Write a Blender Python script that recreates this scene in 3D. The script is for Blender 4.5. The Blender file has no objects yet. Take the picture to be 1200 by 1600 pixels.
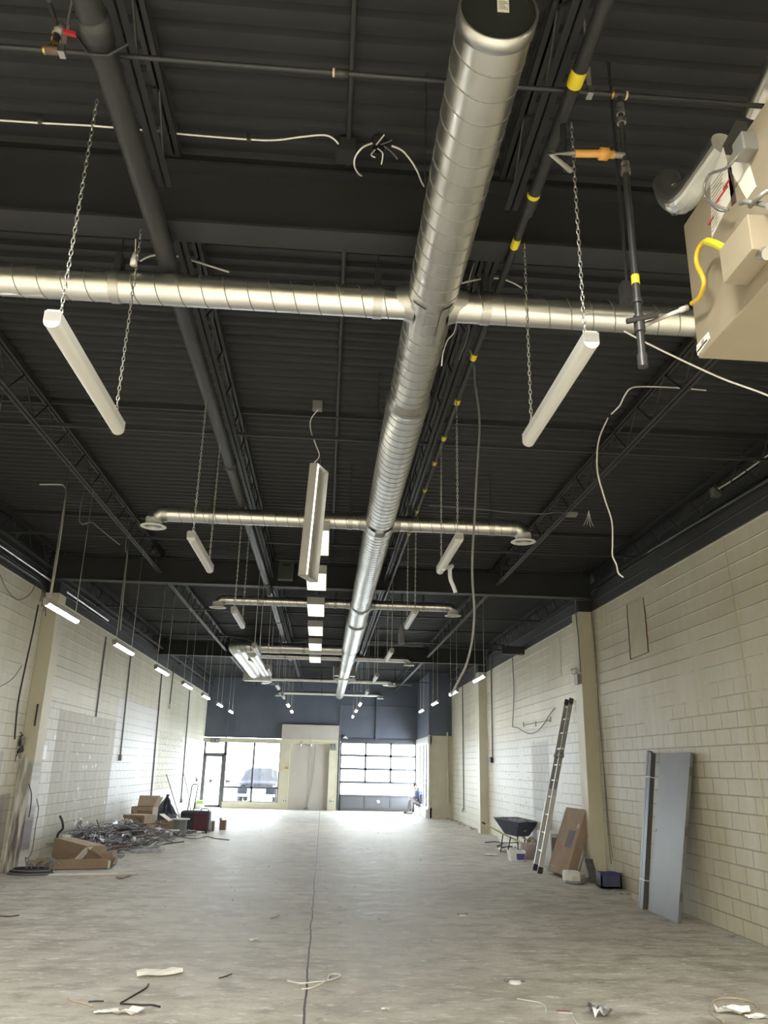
import bpy, bmesh, math, random
from math import pi, sin, cos, tan, atan2, radians, hypot, sqrt
from mathutils import Vector, Matrix

# ------------------------------------------------------------------ camera, world, light, exposure
SC = bpy.context.scene
COL = SC.collection
CAM_F, CAM_P, CAM_Y, CAM_R, CAM_H = 1232.0, 0.313147, 0.066132, 0.023136, 1.8
cp, sp, cy_, sy_, cr, sr = cos(CAM_P), sin(CAM_P), cos(CAM_Y), sin(CAM_Y), cos(CAM_R), sin(CAM_R)
_f = Vector((sy_*cp, cy_*cp, sp)); _r = Vector((cy_, -sy_, 0)); _u = _r.cross(_f)
_r2 = _r*cr + _u*sr; _u2 = _r*(-sr) + _u*cr
cam_d = bpy.data.cameras.new('camera'); cam = bpy.data.objects.new('camera', cam_d); COL.objects.link(cam)
cam.matrix_world = Matrix(((_r2.x, _u2.x, -_f.x, 0), (_r2.y, _u2.y, -_f.y, 0), (_r2.z, _u2.z, -_f.z, CAM_H), (0, 0, 0, 1)))
cam_d.sensor_fit = 'VERTICAL'; cam_d.sensor_height = 36.0; cam_d.sensor_width = 27.0
cam_d.lens = 36.0*CAM_F/1600.0; cam_d.clip_start = 0.05; cam_d.clip_end = 300
SC.camera = cam

world = bpy.data.worlds.new('overcast_sky'); SC.world = world; world.use_nodes = True
bgn = world.node_tree.nodes['Background']
bgn.inputs[0].default_value = (0.88, 0.94, 1.0, 1); bgn.inputs[1].default_value = 7.5

def area(name, loc, rot, sx, sy, energy, color=(1, 1, 1), portal=False):
    l = bpy.data.lights.new(name, 'AREA'); l.shape = 'RECTANGLE'; l.size = sx; l.size_y = sy
    l.energy = energy; l.color = color
    if portal: l.cycles.is_portal = True
    o = bpy.data.objects.new(name, l); COL.objects.link(o); o.location = loc; o.rotation_euler = rot
    return o
# portals just outside the glazed openings at the far end (they only guide the sky light)
area('sky_portal_storefront', (-3.05, 36.5, 1.5), (-pi/2, 0, 0), 4.4, 3.0, 1, portal=True)
area('sky_portal_garage_door', (2.4, 36.5, 1.6), (-pi/2, 0, 0), 3.5, 2.6, 1, portal=True)
area('sky_portal_side_window', (4.6, 34.2, 1.7), (0, pi/2, 0), 2.6, 3.8, 1, portal=True)
for _x in (-2.6, 0.2, 3.0):      # unseen fill lamps added behind the camera to brighten the near floor
    for _y in (-2.6, 1.0):
        _l = area('added_floor_fill', (_x, _y, 4.6), (0, 0, 0), .3, 1.2, 72, (1.0, 0.96, 0.88)); _l.data.spread = radians(168)

vs = SC.view_settings
vs.view_transform = 'Standard'; vs.look = 'None'; vs.gamma = 1.0; vs.use_curve_mapping = False; vs.exposure = 1.95
SC.cycles.use_denoising = True
SC.cycles.max_bounces = 8; SC.cycles.diffuse_bounces = 5; SC.cycles.glossy_bounces = 4; SC.cycles.transmission_bounces = 4
SC.cycles.transparent_max_bounces = 12
SC.cycles.sample_clamp_indirect = 6.0

# ------------------------------------------------------------------ helpers
RND = random.Random(7)
_M = ((_r2.x, _r2.y, _r2.z), (_u2.x, _u2.y, _u2.z), (_f.x, _f.y, _f.z))
def at(px, py, x=None, y=None, z=None):
    """survey helper: the real point seen at a photo pixel on a known plane of the room"""
    a, b = (px-600)/CAM_F, -(py-800)/CAM_F
    d = [_M[0][i]*a + _M[1][i]*b + _M[2][i] for i in range(3)]
    t = x/d[0] if x is not None else (y/d[1] if y is not None else (z-CAM_H)/d[2])
    return Vector((t*d[0], t*d[1], CAM_H + t*d[2]))
def F(px, py): return at(px, py, z=0)

class MB:
    def __init__(s): s.v = []; s.f = []; s.smooth = []
    def add(s, vs_, fs, smooth=False):
        n = len(s.v); s.v += [Vector(v) for v in vs_]
        for f in fs: s.f.append([i+n for i in f]); s.smooth.append(smooth)
        return s
    def box(s, a, b, rot=None, piv=None):
        x0, y0, z0 = a; x1, y1, z1 = b
        vs_ = [Vector(p) for p in ((x0,y0,z0),(x1,y0,z0),(x1,y1,z0),(x0,y1,z0),(x0,y0,z1),(x1,y0,z1),(x1,y1,z1),(x0,y1,z1))]
        if rot is not None:
            pv = Vector(piv if piv is not None else (0, 0, 0)); vs_ = [rot @ (v-pv) + pv for v in vs_]
        return s.add(vs_, [(0,3,2,1),(4,5,6,7),(0,1,5,4),(1,2,6,5),(2,3,7,6),(3,0,4,7)])
    def obox(s, c, ax, ay, az):
        """box from its corner and three edge vectors"""
        c, ax, ay, az = Vector(c), Vector(ax), Vector(ay), Vector(az)
        vs_ = [c, c+ax, c+ax+ay, c+ay, c+az, c+ax+az, c+ax+ay+az, c+ay+az]
        return s.add(vs_, [(0,3,2,1),(4,5,6,7),(0,1,5,4),(1,2,6,5),(2,3,7,6),(3,0,4,7)])
    def tube(s, pts, r, n=8, cap=True, r_list=None, smooth=True):
        pts = [Vector(p) for p in pts]; m = len(pts)
        tang = []
        for i in range(m):
            t = pts[min(i+1, m-1)] - pts[max(i-1, 0)]
            tang.append(t.normalized() if t.length > 1e-9 else Vector((0, 0, 1)))
        up = Vector((0, 0, 1)) if abs(tang[0].z) < .9 else Vector((1, 0, 0))
        nrm = tang[0].cross(up).normalized(); vs_ = []
        for i in range(m):
            nrm = (nrm - tang[i]*nrm.dot(tang[i]))
            nrm = nrm.normalized() if nrm.length > 1e-6 else tang[i].orthogonal().normalized()
            bn = tang[i].cross(nrm); rr = r_list[i] if r_list else r
            for k in range(n):
                a = 2*pi*k/n; vs_.append(pts[i] + (nrm*cos(a) + bn*sin(a))*rr)
        fs = [(i*n+k, i*n+(k+1) % n, (i+1)*n+(k+1) % n, (i+1)*n+k) for i in range(m-1) for k in range(n)]
        s.add(vs_, fs, smooth)
        if cap:
            s.add(vs_[:n], [tuple(range(n))[::-1]]); s.add(vs_[-n:], [tuple(range(n))])
        return s
    def lathe(s, prof, c=(0, 0, 0), ax='z', n=24, smooth=True):
        c = Vector(c); vs_ = []
        for r, h in prof:
            for k in range(n):
                a = 2*pi*k/n; p = {'z': (r*cos(a), r*sin(a), h), 'y': (r*cos(a), h, r*sin(a)), 'x': (h, r*cos(a), r*sin(a))}[ax]
                vs_.append(c + Vector(p))
        m = len(prof)
        return s.add(vs_, [(i*n+k, i*n+(k+1) % n, (i+1)*n+(k+1) % n, (i+1)*n+k) for i in range(m-1) for k in range(n)], smooth)
    def disc(s, c, r, ax='y', n=24):
        c = Vector(c); vs_ = []
        for k in range(n):
            a = 2*pi*k/n; vs_.append(c + Vector({'z': (r*cos(a), r*sin(a), 0), 'y': (r*cos(a), 0, r*sin(a)), 'x': (0, r*cos(a), r*sin(a))}[ax]))
        return s.add(vs_, [tuple(range(n))])
    def prism(s, poly, d):
        """flat polygon (3D points) swept along vector d"""
        p = [Vector(q) for q in poly]; d = Vector(d); n = len(p)
        return s.add(p + [q+d for q in p], [tuple(range(n))[::-1], tuple(range(n, 2*n))] + [(i, (i+1) % n, n+(i+1) % n, n+i) for i in range(n)])
    def quad(s, *p): return s.add(p, [tuple(range(len(p)))])
    def build(s, name, m, parent=None, bevel=0, **props):
        me = bpy.data.meshes.new(name)
        off = parent_world(parent)
        me.from_pydata([tuple(v-off) for v in s.v], [], s.f)
        me.polygons.foreach_set('use_smooth', s.smooth)
        me.materials.append(m); me.update()
        bm = bmesh.new(); bm.from_mesh(me); bmesh.ops.recalc_face_normals(bm, faces=bm.faces); bm.to_mesh(me); bm.free()
        o = bpy.data.objects.new(name, me); COL.objects.link(o)
        if parent is not None: o.parent = parent
        if bevel:
            b = o.modifiers.new('bevel', 'BEVEL'); b.width = bevel; b.segments = 2; b.limit_method = 'ANGLE'
        for k, v in props.items(): o[k] = v
        return o
def parent_world(p):
    o = Vector((0, 0, 0))
    while p is not None: o += Vector(p.location); p = p.parent
    return o
def thing(name, label, cat, loc=(0, 0, 0), group=None):
    o = bpy.data.objects.new(name, None); COL.objects.link(o); o.location = loc; o.empty_display_size = .1
    o['label'] = label; o['category'] = cat
    if group: o['group'] = group
    return o
def tag(o, label, cat, group=None, kind=None):
    o['label'] = label; o['category'] = cat
    if group: o['group'] = group
    if kind: o['kind'] = kind
    return o
def struct(name, mb, m, parent=None):
    o = mb.build(name, m, parent)
    if parent is None: o['kind'] = 'structure'
    return o
def dup(root, loc, label, group=None):
    r = root.copy(); COL.objects.link(r); r.location = loc; r['label'] = label
    if group: r['group'] = group
    for ch in list(root.children):
        c = ch.copy(); COL.objects.link(c); c.parent = r
        for g in ch.children:
            d = g.copy(); COL.objects.link(d); d.parent = c
    return r
def smoothpath(pts, sub=6):
    P = [Vector(p) for p in pts]; out = []
    for i in range(len(P)-1):
        p0, p1, p2, p3 = P[max(i-1, 0)], P[i], P[i+1], P[min(i+2, len(P)-1)]
        for k in range(sub):
            t = k/sub
            out.append(0.5*((2*p1) + (p2-p0)*t + (2*p0-5*p1+4*p2-p3)*t*t + (3*p1-p0-3*p2+p3)*t**3))
    out.append(P[-1]); return out

# ------------------------------------------------------------------ materials
def nt(m): return m.node_tree.nodes, m.node_tree.links
def mat(name, col, rough=.6, metal=0, noise=0, nscale=8, bump=0, bscale=40, emit=None, es=0, spec=None, aniso=0):
    m = bpy.data.materials.new(name); m.use_nodes = True; N, L = nt(m); b = N['Principled BSDF']
    b.inputs['Base Color'].default_value = (*col, 1); b.inputs['Roughness'].default_value = rough; b.inputs['Metallic'].default_value = metal
    if spec is not None: b.inputs['Specular IOR Level'].default_value = spec
    if aniso: b.inputs['Anisotropic'].default_value = aniso
    if emit: b.inputs['Emission Color'].default_value = (*emit, 1); b.inputs['Emission Strength'].default_value = es
    if noise or bump: tc = N.new('ShaderNodeTexCoord')
    if noise:
        n = N.new('ShaderNodeTexNoise'); n.inputs['Scale'].default_value = nscale; n.inputs['Detail'].default_value = 5
        L.new(tc.outputs['Object'], n.inputs['Vector'])
        r = N.new('ShaderNodeMapRange'); r.inputs[1].default_value = .3; r.inputs[2].default_value = .7; r.inputs[3].default_value = 1-noise; r.inputs[4].default_value = 1+noise*.5
        L.new(n.outputs['Fac'], r.inputs[0])
        x = N.new('ShaderNodeVectorMath'); x.operation = 'SCALE'; x.inputs[0].default_value = col; L.new(r.outputs[0], x.inputs['Scale'])
        L.new(x.outputs[0], b.inputs['Base Color'])
    if bump:
        n2 = N.new('ShaderNodeTexNoise'); n2.inputs['Scale'].default_value = bscale; n2.inputs['Detail'].default_value = 3
        L.new(tc.outputs['Object'], n2.inputs['Vector'])
        bp = N.new('ShaderNodeBump'); bp.inputs['Strength'].default_value = bump; bp.inputs['Distance'].default_value = .01
        L.new(n2.outputs['Fac'], bp.inputs['Height']); L.new(bp.outputs[0], b.inputs['Normal'])
    return m

class G:
    """small node-graph helper for the room surfaces"""
    def __init__(s, name, rough=.5):
        s.m = bpy.data.materials.new(name); s.m.use_nodes = True; s.N, s.L = nt(s.m); s.b = s.N['Principled BSDF']
        s.b.inputs['Roughness'].default_value = rough
        tc = s.N.new('ShaderNodeNewGeometry'); s.pos = tc.outputs['Position']
        sx = s.N.new('ShaderNodeSeparateXYZ'); s.L.new(s.pos, sx.inputs[0]); s.x, s.y, s.z = sx.outputs
    def val(s, sock, v):
        if isinstance(v, (int, float)): sock.default_value = v
        elif isinstance(v, tuple): sock.default_value = (*v, 1) if len(v) == 3 and sock.type == 'RGBA' else v
        else: s.L.new(v, sock)
    def math(s, op, a, b=0, c=None):
        n = s.N.new('ShaderNodeMath'); n.operation = op; s.val(n.inputs[0], a); s.val(n.inputs[1], b)
        if c is not None: s.val(n.inputs[2], c)
        return n.outputs[0]
    def vec(s, x, y, z=0.0):
        n = s.N.new('ShaderNodeCombineXYZ'); s.val(n.inputs[0], x); s.val(n.inputs[1], y); s.val(n.inputs[2], z); return n.outputs[0]
    def noise(s, vec, scale, detail=4, rough=.5):
        n = s.N.new('ShaderNodeTexNoise'); n.inputs['Scale'].default_value = scale; n.inputs['Detail'].default_value = detail
        n.inputs['Roughness'].default_value = rough; s.L.new(vec, n.inputs['Vector']); return n.outputs['Fac']
    def range(s, v, a, b, c=0.0, d=1.0):
        n = s.N.new('ShaderNodeMapRange'); s.L.new(v, n.inputs[0])
        for i, q in enumerate((a, b, c, d)): n.inputs[i+1].default_value = q
        return n.outputs[0]
    def mix(s, fac, a, b):
        n = s.N.new('ShaderNodeMix'); n.data_type = 'RGBA'; s.val(n.inputs[0], fac); s.val(n.inputs[6], a); s.val(n.inputs[7], b); return n.outputs[2]
    def boxmask(s, u, v, u0, u1, v0, v1, soft=.02, wob=None):
        if wob is not None: u = s.math('ADD', u, wob); v = s.math('ADD', v, wob)
        def edge(t, a, up): return s.range(t, a-soft, a+soft, 0 if up else 1, 1 if up else 0)
        m = s.math('MULTIPLY', edge(u, u0, True), edge(u, u1, False))
        m = s.math('MULTIPLY', m, edge(v, v0, True)); return s.math('MULTIPLY', m, edge(v, v1, False))

PAINT_Z = 4.72
CREAM = (.60, .565, .435)
def block_wall(name, side):
    g = G(name, .4)
    uv = g.vec(g.y, g.z, 0.0)
    br = g.N.new('ShaderNodeTexBrick'); g.L.new(uv, br.inputs['Vector'])
    br.inputs['Scale'].default_value = 1; br.inputs['Brick Width'].default_value = .406; br.inputs['Row Height'].default_value = .196
    br.inputs['Mortar Size'].default_value = .009; br.inputs['Mortar Smooth'].default_value = .35
    br.offset = .5
    fac = br.outputs['Fac']
    # horizontal bed joints only for the upper courses, whose head joints were filled with paint
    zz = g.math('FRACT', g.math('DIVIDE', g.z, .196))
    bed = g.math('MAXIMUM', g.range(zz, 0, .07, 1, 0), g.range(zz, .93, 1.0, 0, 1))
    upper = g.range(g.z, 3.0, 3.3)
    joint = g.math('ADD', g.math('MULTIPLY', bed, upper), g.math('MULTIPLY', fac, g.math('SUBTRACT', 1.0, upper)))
    gap = g.range(g.noise(uv, .9, 3), .36, .42)
    joint = g.math('MULTIPLY', joint, gap)
    big = g.noise(uv, .55, 4); fine = g.noise(uv, 14, 5)
    col = g.mix(g.range(big, .35, .65), (CREAM[0]*.93, CREAM[1]*.92, CREAM[2]*.88), (CREAM[0]*1.08, CREAM[1]*1.09, CREAM[2]*1.12))
    col = g.mix(g.range(fine, .35, .8, 0, .18), col, (.42, .40, .33))
    wob = g.math('MULTIPLY', g.math('SUBTRACT', g.noise(uv, 5, 4), .5), .12)
    st = g.noise(g.vec(g.math('MULTIPLY', g.y, 5.0), g.math('MULTIPLY', g.z, .45), 0.0), 1.0, 4)
    streak = g.range(st, .45, .62)
    dull = g.range(g.z, 0, 6, 0, 0)
    if side == 'left':
        dull = g.math('MAXIMUM', g.boxmask(g.y, g.z, 16.4, 20.9, .05, 2.75, .02, wob), g.boxmask(g.y, g.z, 26.4, 30.8, .95, 2.75, .02, wob))
        pts = [((16.4, 20.9, .05, 2.75), (.45, .42, .34), .75), ((20.9, 26.1, .05, 3.35), (.70, .70, .70), .8),
               ((14.9, 16.4, .05, 2.9), (.52, .50, .43), .55), ((14.9, 15.75, .05, 1.35), (.19, .165, .17), .8), ((10.0, 14.5, .05, 1.25), (.22, .17, .16), .85),
               ((12.9, 13.9, 1.1, 1.9), (.30, .29, .26), .7), ((26.4, 30.8, .95, 2.75), (.55, .52, .38), .75), ((26.4, 36, -1, .95), (.72, .72, .72), .6)]
        for (a, b, c, d), cc, k in pts:
            mk = g.boxmask(g.y, g.z, a, b, c, d, .02, wob)
            col = g.mix(g.math('MULTIPLY', mk, k), col, cc)
        gr = g.boxmask(g.y, g.z, 26.5, 30.7, 1.0, 2.7, .02)
        dk = g.range(g.noise(g.vec(g.math('MULTIPLY', g.y, 6.0), g.math('MULTIPLY', g.z, 9.0), 0.0), 1.0, 4), .54, .6)
        col = g.mix(g.math('MULTIPLY', gr, g.math('MULTIPLY', dk, .55)), col, (.30, .25, .17))
        # white paint flecks where shelving was torn off
        vo = g.N.new('ShaderNodeTexVoronoi'); vo.inputs['Scale'].default_value = 1.0
        g.L.new(g.vec(g.math('MULTIPLY', g.y, 3.2), g.math('MULTIPLY', g.z, 2.6), 0.0), vo.inputs['Vector'])
        fl = g.range(vo.outputs['Distance'], .10, .14, 1, 0)
        col = g.mix(g.math('MULTIPLY', fl, g.boxmask(g.y, g.z, 16.2, 21.5, .5, 2.7)), col, (.85, .85, .82))
        ln = g.boxmask(g.y, g.z, 15.4, 21.4, 2.86, 2.885, .008)
        col = g.mix(g.math('MULTIPLY', ln, .7), col, (.25, .24, .2))
    else:
        mk = g.boxmask(g.y, g.z, 18.02, 19.55, .75, 2.46, .03, wob); dull = mk
        col = g.mix(mk, col, (.36, .345, .28))
        wh = g.boxmask(g.y, g.z, 16.0, 24.0, .4, 2.6, .25, wob)
        col = g.mix(g.math('MULTIPLY', wh, .55), col, (.66, .66, .66))
        wh2 = g.boxmask(g.y, g.z, 11.5, 13.9, 1.3, 2.2, .35, wob)
        col = g.mix(g.math('MULTIPLY', wh2, .4), col, (.68, .68, .66))
        vo = g.N.new('ShaderNodeTexVoronoi'); vo.inputs['Scale'].default_value = 1.0
        g.L.new(g.vec(g.math('MULTIPLY', g.y, 3.0), g.math('MULTIPLY', g.z, 4.6), 0.0), vo.inputs['Vector'])
        fl = g.range(vo.outputs['Distance'], .09, .14, 1, 0)
        col = g.mix(g.math('MULTIPLY', g.math('MULTIPLY', fl, .8), g.boxmask(g.y, g.z, 19.8, 23.8, .75, 2.0, .1)), col, (.16, .16, .16))
    # blocks are uneven: long vertical roller streaks
    col = g.mix(g.math('MULTIPLY', streak, .16), col, (.80, .80, .77))
    col = g.mix(g.math('MULTIPLY', joint, g.range(g.z, 2.4, 3.1, .55, .0)), col, (.26, .24, .19))
    col = g.mix(g.math('MULTIPLY', joint, g.range(g.z, 2.9, 3.2, .0, .8)), col, (.85, .85, .80))  # highlight along the upper paint ridges, put into the joint colour
    paint = g.math('GREATER_THAN', g.z, PAINT_Z)
    dark = g.mix(g.range(big, .3, .7), (.028, .028, .028), (.045, .046, .048))
    col = g.mix(paint, col, dark)
    g.L.new(col, g.b.inputs['Base Color'])
    g.L.new(g.math('MAXIMUM', g.range(g.z, PAINT_Z-.01, PAINT_Z+.01, .5, .6), g.math('MULTIPLY', dull, .6)), g.b.inputs['Roughness'])
    bp = g.N.new('ShaderNodeBump'); bp.inputs['Strength'].default_value = .9; bp.inputs['Distance'].default_value = .012
    h = g.math('ADD', g.math('MULTIPLY', joint, g.range(g.z, 2.9, 3.1, -1.0, 1.0)), g.math('MULTIPLY', fine, .15))
    g.L.new(g.math('ADD', h, g.math('MULTIPLY', g.noise(uv, 2.2, 3), .5)), bp.inputs['Height']); g.L.new(bp.outputs[0], g.b.inputs['Normal'])
    return g.m

def concrete_floor():
    g = G('worn_concrete', .5)
    uv = g.vec(g.x, g.y, 0.0)
    big = g.noise(uv, .5, 5); mid = g.noise(g.vec(g.math('MULTIPLY', g.x, 1.0), g.math('MULTIPLY', g.y, 1.6), 0.0), 2.4, 6, .65); fine = g.noise(uv, 30, 4)
    col = g.mix(g.range(big, .3, .7), (.47, .44, .375), (.59, .56, .485))
    col = g.mix(g.range(mid, .50, .66, 0, .7), col, (.66, .645, .60))
    col = g.mix(g.range(mid, .36, .50, .85, 0), col, (.30, .28, .225))
    blot = g.noise(uv, 1.1, 6, .6); col = g.mix(g.range(blot, .52, .64, 0, .45), col, (.33, .31, .255))
    col = g.mix(g.range(fine, .4, .75, 0, .2), col, (.24, .225, .19))
    sc = g.noise(g.vec(g.math('MULTIPLY', g.x, 1.2), g.math('MULTIPLY', g.y, 3.2), 0.0), 3.6, 7, .7)
    col = g.mix(g.range(sc, .56, .64, 0, .75), col, (.80, .79, .75))
    sd = g.noise(g.vec(g.math('ADD', g.math('MULTIPLY', g.x, 2.0), 9.0), g.math('MULTIPLY', g.y, 4.5), 0.0), 3.0, 6, .7)
    col = g.mix(g.range(sd, .60, .68, 0, .6), col, (.17, .155, .13))
    wig = g.math('MULTIPLY', g.math('SUBTRACT', g.noise(uv, 1.5, 4), .5), .05)
    def line(t, a, w=.006): return g.range(g.math('ABSOLUTE', g.math('SUBTRACT', g.math('ADD', t, wig), a)), w, w*2.2, 1, 0)
    cut = line(g.x, -.06)
    for k in (3.35, 9.5, 15.6, 21.8, 28.0): cut = g.math('MAXIMUM', cut, g.math('MULTIPLY', line(g.y, k, .005), .6))
    col = g.mix(cut, col, (.09, .085, .075))
    g.L.new(col, g.b.inputs['Base Color'])
    g.L.new(g.range(mid, .3, .7, .45, .7), g.b.inputs['Roughness'])
    bp = g.N.new('ShaderNodeBump'); bp.inputs['Strength'].default_value = .35; bp.inputs['Distance'].default_value = .01
    g.L.new(g.math('ADD', g.math('MULTIPLY', mid, .6), g.math('MULTIPLY', cut, -1.5)), bp.inputs['Height']); g.L.new(bp.outputs[0], g.b.inputs['Normal'])
    return g.m

def galvanized(name, tint=(.78, .78, .75), rough=.3):
    m = mat(name, tint, rough, 1.0, noise=.10, nscale=3)
    N, L = nt(m); b = N['Principled BSDF']; tc = N.new('ShaderNodeTexCoord')
    n = N.new('ShaderNodeTexNoise'); n.inputs['Scale'].default_value = 5; n.inputs['Detail'].default_value = 5
    L.new(tc.outputs['Object'], n.inputs['Vector'])
    r = N.new('ShaderNodeMapRange'); r.inputs[3].default_value = rough-.08; r.inputs[4].default_value = rough+.14; L.new(n.outputs['Fac'], r.inputs[0]); L.new(r.outputs[0], b.inputs['Roughness'])
    return m

def glass_mat(name, k=.08, tint=(.96, .98, .98)):
    m = bpy.data.materials.new(name); m.use_nodes = True; N, L = nt(m); N.remove(N['Principled BSDF'])
    t = N.new('ShaderNodeBsdfTransparent'); t.inputs[0].default_value = (*tint, 1)
    gl = N.new('ShaderNodeBsdfGlossy'); gl.inputs['Roughness'].default_value = .02
    mx = N.new('ShaderNodeMixShader'); mx.inputs[0].default_value = k
    L.new(t.outputs[0], mx.inputs[1]); L.new(gl.outputs[0], mx.inputs[2]); L.new(mx.outputs[0], N['Material Output'].inputs[0])
    return m

M = dict(
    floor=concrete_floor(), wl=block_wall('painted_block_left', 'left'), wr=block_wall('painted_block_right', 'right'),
    cream=mat('cream_paint', CREAM, .5, noise=.07, nscale=3, bump=.2, bscale=12),
    beige=mat('beige_wallboard', (.50, .46, .41), .6, noise=.05, nscale=2),
    white=mat('white_trim_paint', (.72, .72, .70), .45),
    navy=mat('dark_navy_paint', (.105, .118, .155), .65, noise=.12, nscale=1.5),
    black=mat('black_ceiling_paint', (.020, .022, .025), .6, noise=.15, nscale=3),
    steel=mat('black_painted_steel', (.026, .027, .028), .45, noise=.15, nscale=5),
    beam=mat('black_beam_paint', (.020, .022, .024), .55, noise=.2, nscale=2),
    pipe=mat('dark_grey_pipe_paint', (.030, .032, .032), .42, noise=.1, nscale=4),
    galv=galvanized('galvanized_spiral_duct'), seam=mat('duct_seam', (.20, .20, .19), .5, .4),  # dark seam colour stands in for the shadow line along each turn
    strap=galvanized('galvanized_strap', (.55, .55, .53), .38),
    capblack=mat('black_duct_cap', (.02, .022, .02), .5),
    chrome=mat('zinc_chain', (.62, .62, .60), .3, 1.0),
    fix=mat('white_enamel_fixture', (.42, .42, .40), .45),
    lens=mat('acrylic_lens', (.48, .48, .45), .35),
    lenslit=mat('lit_acrylic_lens', (.9, .9, .9), .3, emit=(.97, .99, 1), es=24.0),
    lenswarm=mat('lit_warm_lens', (.9, .88, .7), .3, emit=(1.0, .97, .74), es=.42),
    tubelit=mat('lit_tube', (1, 1, .9), .3, emit=(1.0, .98, .86), es=2.2),
    reflect=mat('fixture_reflector', (.34, .32, .27), .45, .2),
    alum=mat('aluminium_frame', (.13, .13, .14), .5, .3), alumb=mat('brushed_aluminium', (.62, .62, .62), .35, 1.0, noise=.1),
    glass=glass_mat('window_glass'),
    yellow=mat('yellow_band_paint', (.72, .58, .03), .5), orange=mat('orange_paint', (.55, .28, .06), .5),
    red=mat('red_handle', (.45, .03, .05), .45), wirew=mat('white_cable', (.80, .79, .74), .5), wireg=mat('grey_cable', (.16, .16, .16), .5),
    wireb=mat('black_cable', (.025, .025, .025), .5), heater=mat('beige_heater_enamel', (.27, .232, .165), .42, noise=.06, nscale=4),
    heaterd=mat('dark_slot', (.06, .045, .035), .6), paper=mat('label_paper', (.68, .66, .60), .6), redink=mat('red_ink', (.5, .05, .05), .6),
    ink=mat('black_ink', (.05, .05, .05), .6), greyink=mat('grey_ink', (.30, .29, .27), .6),
    card=mat('cardboard', (.33, .24, .165), .75, noise=.12, nscale=6), cardl=mat('cardboard_light', (.48, .38, .28), .75, noise=.1, nscale=6),
    doorg=mat('grey_primer_steel', (.15, .148, .148), .42, noise=.10, nscale=3), doord=mat('dark_door_frame', (.085, .085, .085), .4, noise=.1),
    blackbag=mat('black_plastic', (.018, .02, .028), .18, bump=.6, bscale=9), whitepl=mat('white_plastic', (.86, .86, .84), .35, bump=.5, bscale=20),
    blue=mat('navy_blue_plastic', (.035, .05, .17), .4, noise=.2), bluet=mat('dark_blue_tray', (.07, .08, .13), .35, noise=.25, nscale=10),
    yellowh=mat('yellow_handle', (.60, .55, .22), .5), rubber=mat('rubber', (.30, .26, .19), .8), brown=mat('brown_wood', (.20, .14, .10), .7),
    wood=mat('pale_wood', (.55, .45, .32), .7, noise=.15, nscale=20), grey=mat('mid_grey', (.22, .22, .22), .6, noise=.2, nscale=12),
    spool=mat('grey_spool', (.20, .21, .21), .6, noise=.1), maroon=mat('maroon_cloth', (.10, .03, .045), .7), charcoal=mat('charcoal_cloth', (.05, .05, .06), .7, noise=.2, nscale=15),
    foam=mat('white_foam', (.86, .85, .80), .8, noise=.1, nscale=9, bump=.3), green=mat('green_strap', (.35, .55, .12), .5),
    skin=mat('skin', (.50, .33, .26), .5), hair=mat('dark_hair', (.045, .04, .04), .6), jacket=mat('blue_jacket', (.075, .10, .20), .75, noise=.25, nscale=14),
    jacketd=mat('dark_blue_cloth', (.045, .055, .10), .8), trousers=mat('grey_trousers', (.24, .22, .22), .8, noise=.1, nscale=12), shoe=mat('dark_shoe', (.09, .085, .08), .6), shoew=mat('pale_shoe', (.42, .40, .37), .6),
    carp=mat('dark_car_paint', (.014, .015, .020), .7, 0, spec=.08), carg=mat('car_glass', (.03, .032, .036), .6, spec=.1), asphalt=mat('pale_pavement', (.30, .30, .30), .8),
    brass=mat('brass', (.55, .38, .12), .35, 1.0), redcrack=mat('brick_red_crack', (.20, .075, .05), .9), scrapm=mat('scrap_metal', (.42, .42, .46), .35, .8, noise=.3, nscale=20),
    snow=mat('grey_dust', (.3, .3, .3), .9), concrete=mat('plain_concrete', (.4, .39, .36), .8), exitg=mat('exit_sign_face', (.16, .17, .16), .4), boxm=mat('grey_steel_box', (.26, .26, .24), .45, .4),
)
def grungy():
    g = G('grungy_column_paint', .6); uv = g.vec(g.x, g.z, 0.0)
    wob = g.math('MULTIPLY', g.math('SUBTRACT', g.noise(g.vec(g.math('MULTIPLY', g.x, 6.0), g.math('MULTIPLY', g.z, 2.0), 0.0), 1.0, 4), .5), .5)
    low = g.range(g.math('ADD', g.z, wob), 1.75, 1.85, 1, 0); low2 = g.range(g.math('ADD', g.z, wob), 1.0, 1.1, 1, 0)
    col = g.mix(low, CREAM, (.34, .33, .29)); st = g.noise(g.vec(g.math('MULTIPLY', g.x, 14.0), g.math('MULTIPLY', g.z, 1.3), 0.0), 1.0, 5)
    col = g.mix(g.math('MULTIPLY', low, g.range(st, .5, .6)), col, (.66, .66, .63))
    col = g.mix(g.math('MULTIPLY', low2, g.range(st, .42, .5, 1, 0)), col, (.15, .12, .12))
    g.L.new(col, g.b.inputs['Base Color']); return g.m
M['grungy'] = grungy()
RX, LX, FY, BY = 4.99, -5.22, 36.2, -5.0
DECK = 5.47

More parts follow.
